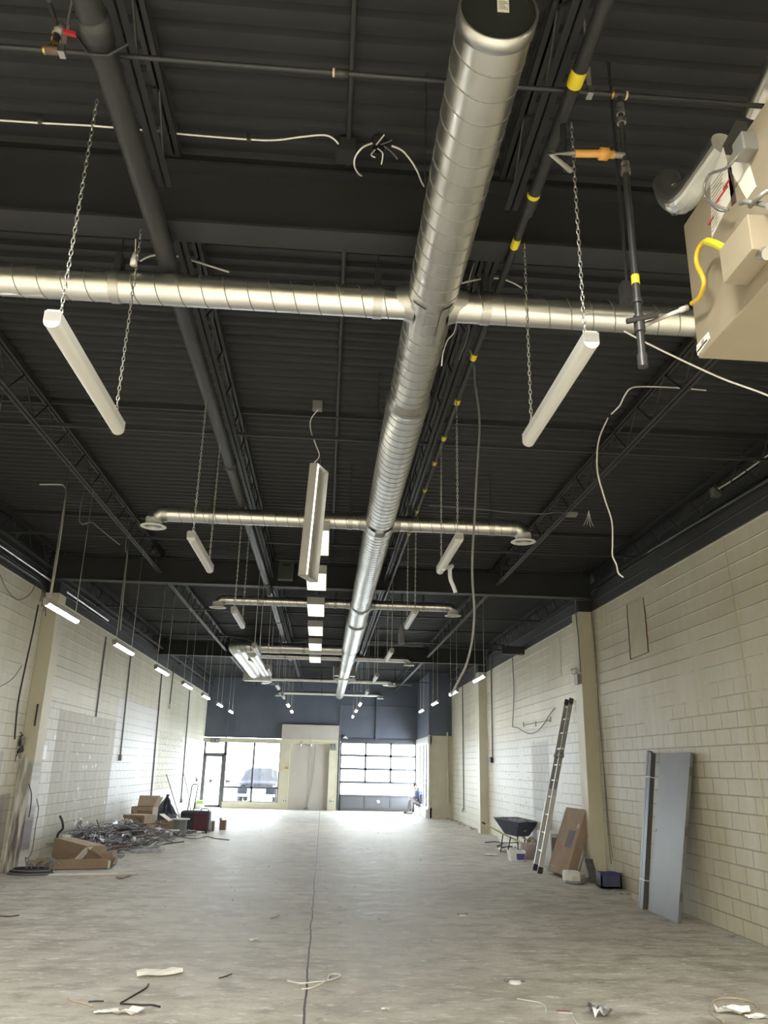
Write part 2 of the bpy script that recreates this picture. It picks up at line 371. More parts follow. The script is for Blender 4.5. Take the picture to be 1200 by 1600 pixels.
# ------------------------------------------------------------------ room shell
struct('floor', MB().box((LX-.3, BY-.3, -.2), (RX+.3, FY+.25, 0)), M['floor'])
struct('ground', MB().box((-40, FY+.25, -.25), (40, 110, -.05)), M['asphalt'])
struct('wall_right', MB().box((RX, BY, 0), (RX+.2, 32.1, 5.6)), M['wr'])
struct('wall_right_header', MB().box((RX, 32.1, 3.05), (RX+.2, FY, 5.6)), mat('outer_header_paint', (.08, .09, .12), .6))
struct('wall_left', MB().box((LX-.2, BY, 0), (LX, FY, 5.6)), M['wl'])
wb = MB(); wb.box((LX, BY-.2, 0), (RX, BY, 5.6))
struct('wall_back', wb, M['cream'])

# corrugated steel deck: real flutes across the hall
def deck():
    m = MB(); p = .1524; y = BY; prof = []
    while y < FY+.1:
        prof += [(y, DECK), (y+.05, DECK), (y+.063, DECK+.04), (y+.139, DECK+.04)]; y += p
    xs = [LX-.1, -1.7, 1.6, RX+.1]; vs_ = [(x, a, b) for x in xs for a, b in prof]; n = len(prof)
    m.add(vs_, [(j*n+i, j*n+i+1, (j+1)*n+i+1, (j+1)*n+i) for j in range(3) for i in range(n-1)])
    m.box((LX-.1, BY, DECK+.06), (RX+.1, FY+.1, DECK+.1))
    return m
struct('ceiling', deck(), M['black'])

# beams, pilasters
for i, yb in enumerate((4.2, 14.45, 24.7)):
    m = MB(); m.box((LX+.05, yb-.1, 4.93), (RX-.05, yb+.1, 4.95)); m.box((LX+.05, yb-.1, 5.37), (RX-.05, yb+.1, 5.39)); m.box((LX+.05, yb-.006, 4.95), (RX-.05, yb+.006, 5.37))
    struct('beam', m, M['beam'])
for yb in (4.2, 14.45, 24.7):
    for s in (0, 1):
        if s: a, b = RX-.25, RX
        else: a, b = LX, LX+.25
        if yb > 4.3 or True:
            yb = yb + (.4 if s == 0 else 0)
            if s == 0 and yb > 20: continue
            o = struct('column', MB().box((a, yb-.2, 0), (b, yb+.2, PAINT_Z)), M['grungy'] if s == 0 else M['cream'])
            struct('column', MB().box((a+.001, yb-.199, PAINT_Z), (b-.001, yb+.199, 4.93)), M['beam'])

# open web joists
def joist(x, y0, y1, k):
    r = thing('roof_joist', '', 'joist', (x, (y0+y1)/2, 5.07)); del r['label']; del r['category']; r['kind'] = 'structure'
    zb, zt = 5.07, 5.40
    m = MB(); m.box((x-.035, y0, zt), (x-.008, y1, zt+.06)); m.box((x+.008, y0, zt), (x+.035, y1, zt+.06)); m.box((x-.04, y0, zt+.052), (x+.04, y1, zt+.065)); m.build('top_chord', M['steel'], r)
    m = MB()
    for s in (-1, 1):
        m.box((x+s*.008-.003, y0+.12, zb), (x+s*.008+.003, y1-.12, zb+.035))
        a, b = sorted((x+s*.008, x+s*.04)); m.box((a, y0+.12, zb-.004), (b, y1-.12, zb))
    m.build('bottom_chord', M['steel'], r)
    m = MB(); n = max(2, int((y1-y0-.5)/.33)); st = (y1-y0-.3)/n; pts = []
    for i in range(n+1): pts.append((x, y0+.15+i*st, zb+.02 if i % 2 else zt+.02))
    for a, b in zip(pts, pts[1:]): m.tube([a, b], .0085, 5)
    m.build('web', M['steel'], r)
    return r
for bay, (y0, y1) in enumerate(((-4.9, 4.09), (4.31, 14.34), (14.56, 24.59), (24.81, 36.1))):
    for x in (-5.0, -3.1, -1.09, 1.0, 3.08, 4.87): joist(x, y0, y1, bay)
# bridging rods between the joists
BN_ = ['lower black bridging angle across the joists just beyond the nearest cross duct', 'upper black bridging angle above the one beyond the nearest cross duct',
       'lower black bridging angle just behind the cross duct with two diffusers', 'upper black bridging angle before the second beam',
       'lower black bridging angle in the third bay, its nearer one', 'lower black bridging angle in the third bay, just before the third beam', 'upper black bridging angle just before the third beam',
       'lower black bridging angle in the farthest bay, its nearer one', 'lower black bridging angle closest to the front wall']
for y, z in ((7.7, 5.075), (7.9, 5.42), (11.9, 5.075), (12.0, 5.42), (17.8, 5.075), (21.6, 5.075), (21.7, 5.42), (28.2, 5.075), (32.2, 5.075)):
    BN = BN_.pop(0)
    tag(MB().box((LX+.02, y-.016, z), (RX-.02, y-.012, z+.03)).box((LX+.02, y-.016, z-.004), (RX-.02, y+.016, z)).build('bridging_bar', M['steel']), BN, 'bridging bar', 'black bridging bars across the joists')

# ------------------------------------------------------------------ front wall
m = MB(); Y0, Y1 = FY, FY+.2
m.box((LX, Y0, 2.90), (RX, Y1, 5.6))
struct('wall_front', m, M['navy'])
struct('trim_1', MB().box((LX, FY-.06, 2.70), (.63, FY+.02, 2.88)), M['cream'])       # band over the storefront
m = MB(); m.box((-1.89, FY-.05, 0), (-1.46, FY+.2, 2.70)); m.box((-4.24, FY-.05, 0), (-1.89, FY+.2, .26)); m.box((.24, FY-.05, 0), (.63, FY+.2, 2.70))
struct('wall_front_lower', m, M['cream'])
m = MB(); m.box((-1.46, FY+.1, 0), (.24, FY+.3, 2.9)); m.box((-.62, FY+.085, 0), (-.60, FY+.1, 2.7))
struct('wall_front_recess', m, M['beige'])
struct('wall_front_header', MB().box((-1.87, FY-.12, 2.88), (.63, FY, 3.51)), M['beige'])
struct('trim_2', MB().box((.63, FY-.04, 2.83), (4.1, FY+.02, 2.98)), mat('grey_lintel', (.07, .075, .08), .5))
m = MB(); m.box((.63, FY-.02, 0), (.72, FY+.2, 2.9)); m.box((4.04, FY-.02, 0), (4.10, FY+.2, 2.9))
struct('trim_3', m, M['alum'])
# vertical posts/ribs on dark wall
struct('trim_4', MB().box((2.25, FY-.08, 2.98), (2.42, FY, 5.0)), M['navy'])
struct('trim_5', MB().box((LX+.9, FY-.03, 2.88), (LX+.96, FY, 4.2)).box((-3.9, FY-.03, 2.9), (-3.88, FY, 3.7)), M['navy'])

# glazed entrance door
d = thing('door_1', 'x', 'x', (-4.7, FY, 0)); del d['label']; del d['category']; d['kind'] = 'structure'
m = MB()
for a, b in (((-5.20, FY, 0), (-5.11, FY+.08, 2.72)), ((-4.33, FY, 0), (-4.20, FY+.08, 2.72)), ((-5.2, FY, 2.15), (-4.2, FY+.08, 2.24)), ((-5.2, FY, 2.68), (-4.2, FY+.08, 2.72))): m.box(a, b)
m.build('frame', M['alum'], d)
m = MB()
for a, b in (((-5.11, FY+.01, .02), (-5.05, FY+.06, 2.15)), ((-4.40, FY+.01, .02), (-4.33, FY+.06, 2.15)), ((-5.11, FY+.01, .02), (-4.33, FY+.06, .13)), ((-5.11, FY+.01, 2.08), (-4.33, FY+.06, 2.15))): m.box(a, b)
leaf = m.build('door_leaf', M['alum'], d)
MB().box((-5.05, FY+.03, .13), (-4.40, FY+.036, 2.08)).box((-5.11, FY+.03, 2.24), (-4.33, FY+.036, 2.68)).build('pane', M['glass'], d)
MB().tube([(-4.70, FY-.02, 1.12), (-4.42, FY-.02, 1.12)], .014, 8).build('push_bar', M['alum'], leaf)
MB().lathe([(0, 0), (.075, 0), (.075, .008), (0, .008)], (-4.80, FY+.0, 1.08), 'y', 16).build('sticker', M['grey'], d)
MB().box((-4.95, FY-.05, 2.16), (-4.55, FY+.0, 2.22)).build('door_closer', M['alum'], d)
# storefront window
w = thing('window_1', 'x', 'x', (-3.05, FY, .26)); del w['label']; del w['category']; w['kind'] = 'structure'
m = MB()
for a, b in (((-3.075, FY+.01, .26), (-2.985, FY+.08, 2.72)), ((-4.2, FY+.01, .81), (-1.89, FY+.07, .89)), ((-4.2, FY+.01, .24), (-1.89, FY+.08, .29)), ((-4.2, FY+.01, 2.69), (-1.89, FY+.08, 2.72)), ((-1.93, FY+.01, .26), (-1.89, FY+.08, 2.7))): m.box(a, b)
m.build('window_frame', M['alum'], w)
MB().box((-4.2, FY+.035, .26), (-1.89, FY+.041, 2.72)).build('pane', M['glass'], w)
tag(MB().box((-4.17, FY-.005, 1.02), (-3.97, FY+.004, 1.14)).box((-4.17, FY-.005, .97), (-3.97, FY+.003, .985)).build('window_notice', M['grey']), 'small grey notice stuck low on the storefront glass beside the entrance door', 'notice')
# glazed garage door
g = thing('garage_door', 'x', 'x', (2.4, FY, 0)); del g['label']; del g['category']; g['kind'] = 'structure'
gx0, gx1 = .74, 4.06; zs = (.08, .60, 1.16, 1.71, 2.27, 2.82); gxm = (gx0, 1.84, 2.95, gx1)
mf = MB()
for z in zs[1:]: mf.box((gx0, FY+.02, z-.05), (gx1, FY+.10, z+.05))
for i in range(4):
    x = gxm[i]; mf.box((x-.045, FY+.02, zs[2] if 0 < i < 3 else 0), (x+.045, FY+.09, 2.82))
mf.box((gx0, FY+.02, 0), (gx1, FY+.09, .1)); mf.box((gxm[1]-.02, FY+.015, 0), (gxm[1]+.02, FY+.09, .6)); mf.box((gxm[2]-.02, FY+.015, 0), (gxm[2]+.02, FY+.09, .6)); mf.build('door_frame', M['alum'], g)
for i in range(3): MB().box((gxm[i]+.004, FY+.03, .0), (gxm[i+1]-.004, FY+.06, .58)).box((gxm[i]+.05, FY+.022, .13), (gxm[i+1]-.05, FY+.032, .54)).build('bottom_panel', mat('grey_door_panel', (.16, .16, .175), .5), g)
for r_ in range(1, 5):
    for i in range(3): MB().box((gxm[i]+.02, FY+.05, zs[r_]+.02), (gxm[i+1]-.02, FY+.056, zs[r_+1]-.02)).build('pane', M['glass'], g)
MB().lathe([(0, 0), (.07, 0), (.075, .01), (0, .012)], (2.43, FY+.01, .38), 'y', 16).build('lock_plate', M['white'], g)
MB().box((.79, FY-.06, .02), (.86, FY+.02, .55)).build('track', M['alum'], g)

# vestibule at the right with the side window
struct('wall_vestibule', MB().box((4.12, 31.95, 0), (RX, 32.1, 3.03)), M['cream'])
struct('wall_vestibule_upper', MB().box((4.08, 31.93, 3.03), (RX, 32.1, 5.5)).box((4.08, 32.1, 3.0), (4.2, FY, 5.5)), M['navy'])
struct('trim_6', MB().box((4.07, 31.9, 0), (4.13, 31.95, 3.05)), M['white'])
w = thing('window_2', 'x', 'x', (4.1, 34, .3)); del w['label']; del w['category']; w['kind'] = 'structure'
m = MB(); m.box((4.05, 31.95, 2.72), (4.2, FY, 3.0)); m.box((4.05, 31.95, .28), (4.22, FY, .36))
for y in (32.02, 36.10): m.box((4.07, y-.045, .36), (4.19, y+.045, 2.72))
m.build('window_frame', M['white'], w)
m = MB()
for y in (32.75, 33.7, 34.9): m.box((4.06, y-.04, .36), (4.135, y+.04, 2.72))
m.build('mullion', mat('mullion_grey', (.10, .095, .095), .6), w)
MB().box((4.12, 32.0, .36), (4.126, 36.1, 2.72)).build('pane', M['glass'], w)
struct('trim_7', MB().box((3.98, 31.95, 0), (4.2, FY, .30)), M['white'])

# car outside
c = thing('car', 'dark sport utility car parked outside the storefront window', 'car', (-3.2, 42.5, -.05))
cx, cy0 = -3.2, 41.2
m = MB()
def loop(y, prof): return [(cx+x, y, z-.05) for x, z in prof]
secs = [(cy0, [(-.78,.35),(-.86,.5),(-.88,.72),(-.8,.86),(-.5,.93),(.5,.93),(.8,.86),(.88,.72),(.86,.5),(.78,.35)]),
        (cy0+.25, [(-.9,.3),(-.96,.5),(-.96,.8),(-.88,.96),(-.5,1.02),(.5,1.02),(.88,.96),(.96,.8),(.96,.5),(.9,.3)]),
        (cy0+1.25, [(-.92,.3),(-.97,.5),(-.97,.9),(-.92,1.06),(-.5,1.12),(.5,1.12),(.92,1.06),(.97,.9),(.97,.5),(.92,.3)]),
        (cy0+1.9, [(-.92,.3),(-.97,.5),(-.97,.95),(-.78,1.55),(-.5,1.66),(.5,1.66),(.78,1.55),(.97,.95),(.97,.5),(.92,.3)]),
        (cy0+3.9, [(-.92,.3),(-.97,.5),(-.97,.95),(-.76,1.58),(-.5,1.70),(.5,1.70),(.76,1.58),(.97,.95),(.97,.5),(.92,.3)]),
        (cy0+4.5, [(-.88,.35),(-.93,.5),(-.93,.95),(-.8,1.1),(-.5,1.15),(.5,1.15),(.8,1.1),(.93,.95),(.93,.5),(.88,.35)])]
vv = []; n = 10
for y, pr_ in secs: vv += loop(y, pr_)
m.add(vv, [(i*n+k, i*n+(k+1) % n, (i+1)*n+(k+1) % n, (i+1)*n+k) for i in range(5) for k in range(n)] + [tuple(range(n)), tuple(range(5*n, 6*n))], True)
m.build('car_body', M['carp'], c)
MB().quad((cx-.8, cy0+1.30, 1.06), (cx+.8, cy0+1.30, 1.06), (cx+.66, cy0+1.86, 1.55), (cx-.66, cy0+1.86, 1.55)).build('windshield', M['carg'], c)
MB().box((cx-.45, cy0-.02, .42), (cx+.45, cy0+.02, .72)).build('grille', M['alumb'], c)
for s in (-1, 1):
    MB().box((cx+s*.72-.15, cy0-.0, .68), (cx+s*.72+.15, cy0+.12, .82)).build('headlight', M['white'], c)
    for yy in (.85, 3.7): MB().lathe([(0, -.11), (.34, -.11), (.36, 0), (.34, .11), (0, .11)], (cx+s*.86, cy0+yy, .31), 'x', 20).build('wheel', M['wireb'], c)
MB().box((cx-.9, cy0-.06, .30), (cx+.9, cy0+.1, .42)).build('bumper', M['white'], c)
MB().box((cx-.16, cy0-.05, .56), (cx+.16, cy0-.03, .66)).build('licence_plate', M['paper'], c)

# exit sign, boxes and lamps on the front wall
e = thing('exit_sign', 'small exit sign with two pictograms over the glass entrance door', 'sign', (-4.74, FY-.1, 2.75))
MB().box((-4.93, FY-.13, 2.64), (-4.56, FY-.06, 2.84)).build('housing', M['exitg'], e)
m = MB(); y = FY-.135
m.box((-4.90, y-.002, 2.67), (-4.77, y, 2.81)); m.build('sign_panel', M['greyink'], e)
m = MB(); m.lathe([(0, 0), (.018, 0), (0, .003)], (-4.66, y-.002, 2.79), 'y', 10)
m.box((-4.675, y-.004, 2.72), (-4.64, y-.001, 2.775)); m.obox((-4.66, y-.004, 2.73), (-.04, 0, -.05), (0, .002, 0), (.014, 0, 0)); m.obox((-4.65, y-.004, 2.73), (.04, 0, -.05), (0, .002, 0), (.014, 0, 0)); m.obox((-4.64, y-.004, 2.77), (.04, 0, -.02), (0, .002, 0), (0, 0, .012)); m.box((-4.60, y-.004, 2.67), (-4.59, y-.001, 2.81))
m.build('pictogram', M['white'], e)
e = thing('emergency_light', 'twin headed emergency light beside the garage door', 'emergency light', at(521, 1165, y=FY-.1))
p = at(521, 1165, y=FY-.1)
MB().box((p.x-.13, p.y-.04, p.z-.2), (p.x+.13, p.y+.06, p.z-.06)).build('housing', M['boxm'], e)
for s in (-1, 1): MB().lathe([(0, -.05), (.055, -.05), (.06, .04), (0, .04)], (p.x+s*.07, p.y-.03, p.z), 'y', 12).build('lamp_head', M['grey'], e)
for j, (px, py) in enumerate(((445, 1251), (519, 1252))):
    p = at(px, py, y=FY-.06)
    o = thing('wall_outlet', ('double wall outlet low on the cream pier beside the storefront', 'double wall outlet low on the post beside the garage door')[j], 'outlet', p)
    MB().box((p.x-.09, p.y-.01, p.z-.06), (p.x+.09, p.y+.01, p.z+.06)).build('plate', M['white'], o)
    for s in (-1, 1): MB().box((p.x+s*.045-.02, p.y-.018, p.z-.04), (p.x+s*.045+.02, p.y-.009, p.z+.04)).build('socket', M['grey'], o)
p = at(448, 1200, y=FY-.06)
tag(MB().box((p.x-.06, p.y-.03, p.z-.045), (p.x+.06, p.y+.01, p.z+.045)).build('thermostat', M['orange']), 'small orange brown box on the pier beside the storefront', 'wall box')
for j, (px, py) in enumerate(((470, 1161), (486, 1161))):
    p = at(px, py, y=FY-.02)
    o = thing('track_spotlight', ('spotlight over the beige recess, the one nearer the storefront', 'spotlight over the beige recess, the one nearer the garage door')[j], 'spotlight', p)
    MB().box((p.x-.02, p.y-.04, p.z), (p.x+.02, p.y+.08, p.z+.06)).build('bracket', M['white'], o)
    MB().lathe([(0, -.03), (.04, -.03), (.05, -.13), (.0, -.12)], p, 'z', 12).build('lamp_head', M['white'], o)
tag(MB().tube(smoothpath([(-.38, FY-.02, 2.72), (-.40, FY+.06, 1.9), (-.46, FY+.06, 1.1), (-.55, FY+.04, .5), (-.62, FY+.02, .12), (-.7, FY-.03, .03)]), .012, 6).build('hanging_cable', M['wireg']), 'thin cable hanging down the beige recess between storefront and garage door', 'cable')
tag(MB().lathe([(0, 0), (.16, 0), (.12, .05), (.04, .12), (0, .14)], (-.62, FY-.12, 0), 'z', 9, False).build('rubble_heap', M['grey']), 'small dark rubble heap at the foot of the beige recess', 'rubble')
p = at(538, 1152, y=FY-.1)
o = thing('motion_sensor', 'white angled sensor on the wall over the garage door corner', 'sensor', p)
MB().prism([(p.x-.08, p.y, p.z-.03), (p.x+.18, p.y, p.z-.06), (p.x+.05, p.y, p.z+.06)], (0, .09, 0)).build('housing', M['white'], o)
# conduit beside garage door
tag(MB().tube(smoothpath([at(535, 1101, y=FY-.08), at(532.5, 1107, y=FY-.06), at(531, 1160, y=FY-.06)])+[at(527.5, 1264, y=FY-.06)], .022, 8).build('conduit', M['alum']), 'grey conduit running down the post beside the garage door', 'conduit')
tag(MB().tube([at(535, 1101, y=FY-.05), at(655, 1105, y=FY-.05)], .012, 6).build('conduit', M['pipe']), 'dark conduit running across the navy wall over the garage door', 'conduit')
o = thing('wall_pipe', 'cream pipe on the vestibule end wall at the far right', 'pipe', at(702, 1200, y=31.9))
MB().tube([at(699, 1100, y=31.9), at(699, 1144, y=31.9)], .03, 8).build('upper_pipe', M['navy'], o)
MB().tube([at(699, 1144, y=31.9), at(700.5, 1256, y=31.9)], .035, 8).tube([at(701, 1207, y=31.9), at(709, 1208, y=31.9)], .012, 6).build('lower_pipe', M['cream'], o)

# ------------------------------------------------------------------ ducts
def helix(c0, c1, r, pitch, w=.0045, ax='y', n=28):
    """thin raised seam winding round a duct from c0 to c1"""
    m = MB(); L = (Vector(c1)-Vector(c0)).length; turns = L/pitch; K = int(turns*n); vs_ = []
    for i in range(K+1):
        a = 2*pi*i/n; h = L*i/K
        for dr, dh in ((-.001, -w), (.0035, -w*.5), (.0035, w*.5), (-.001, w)):
            rr = r+dr; hh = h+dh
            vs_.append(Vector(c0)+Vector((rr*cos(a), hh, rr*sin(a))) if ax == 'y' else Vector(c0)+Vector((hh, rr*cos(a), rr*sin(a))))
    return m.add(vs_, [(i*4+k, i*4+k+1, (i+1)*4+k+1, (i+1)*4+k) for i in range(K) for k in range(3)], True)
DX, DZ = .57, 4.70
md = thing('main_duct', 'long shiny round spiral duct running down the middle of the hall', 'duct', (DX, 18, DZ))
SECT = [(2.37, 5.85, .158), (5.85, 9.35, .176), (9.35, 14.5, .186), (14.5, 16.2, .20), (16.2, 20.15, .222), (20.15, 24.2, .19), (24.2, 34.6, .172)]
for i, (a, b, r) in enumerate(SECT):
    s = MB().lathe([(r, a), (r, b)], (DX, 0, DZ), 'y', 48)
    if i == len(SECT)-1: s.disc((DX, b, DZ), r, 'y', 48)
    sec = s.build('duct_section', M['galv'], md)
    if b < 25: helix((DX, a+.06, DZ), (DX, b-.1, DZ), r, .131).build('spiral_seam', M['seam'], sec)
    if i:
        rp = SECT[i-1][2]; big = max(r, rp)
        MB().lathe([(rp-.002, a-.10), (rp+.004, a-.08), (rp+.004, a-.02), (big+.008, a+.015), (big+.008, a+.07), (r, a+.08)] if r > rp else [(rp+.002, a-.08), (big+.008, a-.07), (big+.008, a-.02), (r+.004, a+.03), (r+.004, a+.09), (r, a+.1)], (DX, 0, DZ), 'y', 48).build('coupling', M['strap'], md)
r = .158
cap_ = MB().disc((DX, 2.375, DZ), r-.004, 'y', 48).build('end_cap', M['capblack'], md)
m = MB().lathe([(r-.006, 2.35), (r+.006, 2.35), (r+.006, 2.42), (r, 2.425), (r-.006, 2.38)], (DX, 0, DZ), 'y', 48); m.build('cap_rim', M['strap'], md)
lb_p = at(786, 8, y=2.37); lx, lz = lb_p.x, lb_p.z
MB().box((lx-.024, 2.366, lz-.038), (lx+.024, 2.371, lz+.038)).build('sticker', M['paper'], cap_)
m = MB()
for k in range(6): m.box((lx-.018, 2.3635, lz-.028+k*.010), (lx+.018-.006*(k % 3), 2.3659, lz-.025+k*.010))
m.build('print', M['greyink'], cap_)
# takeoff saddles with patches and screws
for yb, rr in ((4.47, .101), (9.38, .093), (14.62, .084), (22.4, .08), (28.6, .08)):
    R = [q[2] for q in SECT if q[0] <= yb < q[1]][0]
    for s in (-1, 1):
        MB().lathe([(rr+.035, s*(R*.72)), (rr+.012, s*(R+.02)), (rr+.006, s*(R+.07)), (rr, s*(R+.08))], (DX, yb, DZ), 'x', 32).build('saddle', M['strap'], md)
    m = MB()
    for s in (-1, 1):
        for q in range(5):
            a0 = -pi/2 + s*(radians(18)+q*radians(8)); a1 = a0+s*radians(8)
            for (c_, d_) in ((-.17, .17),):
                m.quad(*[(DX+(R+.006)*cos(a), yb+h, DZ+(R+.006)*sin(a)) for a, h in ((a0, c_), (a1, c_), (a1, d_), (a0, d_))])
    m.build('saddle_patch', M['galv'], md)
# hanger straps of the main duct
for y in (3.4, 6.9, 11.0, 17.6, 22.9, 27, 31):
    R = [q[2] for q in SECT if q[0] <= y < q[1]][0]
    MB().tube([(DX-R-.01, y, DZ), (DX-R-.01, y, DECK)], .004, 5).tube([(DX+R+.01, y, DZ), (DX+R+.01, y, DECK)], .004, 5).build('hanger_rod', M['steel'], md)

def diffuser(px, py, pz, parent):
    m = MB(); R = .155
    m.lathe([(.10, .10), (.10, .02), (R, 0), (R+.003, -.006), (R-.035, -.014), (.10, .0)], (px, py, pz), 'z', 32)
    dfo = m.build('diffuser', M['white'], parent)
    m = MB()
    for q in (.095, .07, .045): m.lathe([(q, -.012), (q-.018, .012), (q-.02, .008), (q-.006, -.014)], (px, py, pz), 'z', 28)
    m.lathe([(.02, -.01), (0, -.012)], (px, py, pz), 'z', 16)
    m.build('cones', M['white'], dfo)
    MB().disc((px, py, pz+.03), .098, 'z', 24).build('throat', M['capblack'], dfo)
def branch(y, r, x0, x1, z, label, seam=True, left=True, right=True, open_left=None, straps=()):
    b = thing('branch_duct', label, 'duct', ((x0+x1)/2, y, z), 'round cross ducts off the main duct')
    R0 = [q[2] for q in SECT if q[0] <= y < q[1]][0]
    for s, xe in ((-1, x0), (1, x1)):
        if xe is None: continue
        a, e_ = DX+s*R0*.8, xe
        lo, hi = min(a, e_), max(a, e_)
        dpo = MB().lathe([(r, lo), (r, hi)], (0, y, z), 'x', 36).build('duct_pipe', M['galv'], b)
        if seam: helix((lo+.12, y, z), (hi-.08, y, z), r, .145, ax='x', w=.004, n=20).build('spiral_seam', M['seam'], dpo)
        # gored elbow
        er = r*1.15; pts = []; ridge = MB()
        for k in range(6):
            t = (pi/2)*k/5; pts.append((e_+s*er*sin(t), y, z-er+er*cos(t)))
        elb = MB().tube(pts, r, 24, cap=False, smooth=False).build('elbow', M['galv'], b)
        for k in (1, 2, 3, 4):
            P_ = Vector(pts[k]); T = (Vector(pts[k+1])-Vector(pts[k-1])).normalized()*.006
            ridge.tube([P_-T, P_+T], r+.006, 24, cap=False)
        ridge.build('elbow_rib', M['strap'], elb)
        MB().lathe([(r+.007, e_-s*.05), (r+.007, e_+s*.01)], (0, y, z), 'x', 32).build('collar', M['strap'], b)
        q = Vector(pts[-1]); MB().lathe([(r, 0), (.10, -.05)], q, 'z', 24).build('drop_collar', M['galv'], b)
        diffuser(q.x, y, q.z-.055, b)
    for xs in straps:
        MB().lathe([(r+.006, xs-.03), (r+.006, xs+.03)], (0, y, z), 'x', 32).build('band', M['strap'], b)
        m = MB(); m.box((xs-.02, y-.05, z+r), (xs+.02, y+.05, z+r+.13)); m.build('hanger_clamp', M['steel'], b)
        MB().tube([(xs, y, z+r+.12), (xs, y, DECK)], .005, 5).build('hanger_rod', M['steel'], b)
    return b
branch(4.47, .101, -2.55, 2.40, 4.685, 'nearest cross duct, the one crossing behind the unlit strip light chains', straps=(-1.45, .22, .93))
branch(9.38, .097, -2.08, 2.27, 4.70, 'second nearest cross duct with a white diffuser at each end', straps=(-1.5, 1.98, .2, .95))
branch(14.62, .083, -1.98, 2.22, 4.70, 'third cross duct, hung just below the second dark beam', straps=(-1.3, .1, 1.75))
branch(22.4, .080, -2.05, 2.20, 4.70, 'fourth cross duct, just behind the fat elbowed crossover duct', seam=False, straps=(-1.2, 1.6))
branch(28.6, .070, -2.05, 2.20, 4.70, 'fifth cross duct, second from the far wall', seam=False, straps=(-.2, 1.6))
branch(34.05, .075, -1.90, 2.2, 4.70, 'farthest cross duct near the front wall', seam=False, straps=(-.2,))
# fat crossover duct from the left supply trunk into the main duct
b = thing('crossover_duct', 'fat duct crossing from the ribbed elbow to the main duct', 'duct', (-1, 20.4, 4.7))
MB().lathe([(.135, -1.95), (.135, .40)], (0, 20.4, 4.65), 'x', 36).build('duct_pipe', M['galv'], b)
for xs in (-1.75, -.62, .38): MB().lathe([(.142, xs-.04), (.142, xs+.04)], (0, 20.4, 4.65), 'x', 32).build('band', M['strap'], b)
pts = []; rs = []
for k in range(7):
    t = (pi/2)*k/6; pts.append((-1.95-.42*sin(t), 20.4+.42-.42*cos(t), 4.65+.05*k/6)); rs.append(.135+.085*k/6)
MB().tube(pts, .15, 28, cap=False, r_list=rs, smooth=False).build('elbow', M['galv'], b)
m = MB()
for k in range(1, 6):
    P_ = Vector(pts[k]); T = (Vector(pts[k+1])-Vector(pts[k-1])).normalized()*.012
    m.tube([P_-T, P_+T], rs[k]+.012, 28, cap=False)
m.build('elbow_rib', M['strap'], b)
tr = thing('supply_duct', 'wide supply duct running toward the front wall on the left', 'duct', (-2.37, 24, 4.7))
MB().lathe([(.22, 20.8), (.22, 26.6)], (-2.37, 0, 4.70), 'y', 40).build('duct_section', M['galv'], tr)
MB().lathe([(.13, 21.6), (.13, 26.6)], (-2.03, 0, 4.66), 'y', 30).disc((-2.03, 21.6, 4.66), .13).build('return_pipe', M['galv'], tr)
for y in (23.2, 25.2): MB().lathe([(.23, y-.03), (.23, y+.03)], (-2.37, 0, 4.70), 'y', 40).build('band', M['strap'], tr)
MB().box((-2.75, 26.6, 4.44), (-1.86, 27.1, 4.95)).build('plenum_box', M['strap'], tr)
MB().box((-2.78, 26.56, 4.41), (-1.83, 26.6, 4.45)).build('flange', M['alumb'], tr)

# square plenum on the far main duct
o = thing('duct_plenum', 'square grey box with a white edge where the far main duct drops', 'plenum', (DX, 26.5, 4.6))
MB().box((DX-.36, 26.5, 4.66), (DX+.36, 26.9, 4.93)).build('housing', M['boxm'], o)
MB().box((DX-.38, 26.44, 4.50), (DX+.38, 26.5, 4.56)).box((DX-.38, 26.44, 4.5), (DX-.35, 26.5, 4.95)).build('flange', M['white'], o)

# ------------------------------------------------------------------ pipes
o = thing('drain_pipe', 'thick dark grey pipe running along the ceiling left of the main duct', 'pipe', (-1.135, 12, 4.855))
MB().tube([(-1.135, -1.5, 4.855), (-1.135, 24.2, 4.855)], .062, 24).build('pipe_run', M['pipe'], o)
for y in (2.72, 8.0, 9.9, 13.7, 17.6, 21.4): MB().lathe([(.062, y-.06), (.073, y-.055), (.073, y+.055), (.062, y+.06)], (-1.135, 0, 4.855), 'y', 24).build('coupling', M['pipe'], o)
MB().tube([(-1.135-.10, 2.80, 4.87), (-1.135-.04, 2.80, 4.785), (-1.135+.04, 2.80, 4.785), (-1.135+.12, 2.80, 4.86)], .008, 6).build('bolt_clamp', M['steel'], o)
gp = thing('gas_pipe', 'black gas pipe with yellow bands right of the main duct', 'pipe', (1.045, 12, 4.90))
MB().tube([(1.045, -1.5, 4.893), (1.045, 3.72, 4.893), (1.045, 3.78, 4.895)], .035, 16).build('wide_run', M['steel'], gp)
MB().tube([(1.045, 3.75, 4.90), (1.045, 24.0, 4.90)], .024, 14).build('narrow_run', M['steel'], gp)
for px, py in ((894, 126), (824, 314), (800, 385), (737, 561), (710, 631), (689, 687), (674, 726), (659, 768), (647, 801), (634, 836)):
    p = at(px, py, z=4.87); rr = .038 if p.y < 3.7 else .0262
    h = .045 if p.y < 6 else .05
    MB().lathe([(rr, p.y-h), (rr, p.y+h)], (1.045, 0, 4.895 if p.y < 3.7 else 4.90), 'y', 16).build('yellow_band', M['yellow'], gp)
MB().lathe([(.036, 3.62), (.041, 3.63), (.041, 3.72), (.027, 3.78)], (1.045, 0, 4.897), 'y', 16).build('reducer', M['steel'], gp)

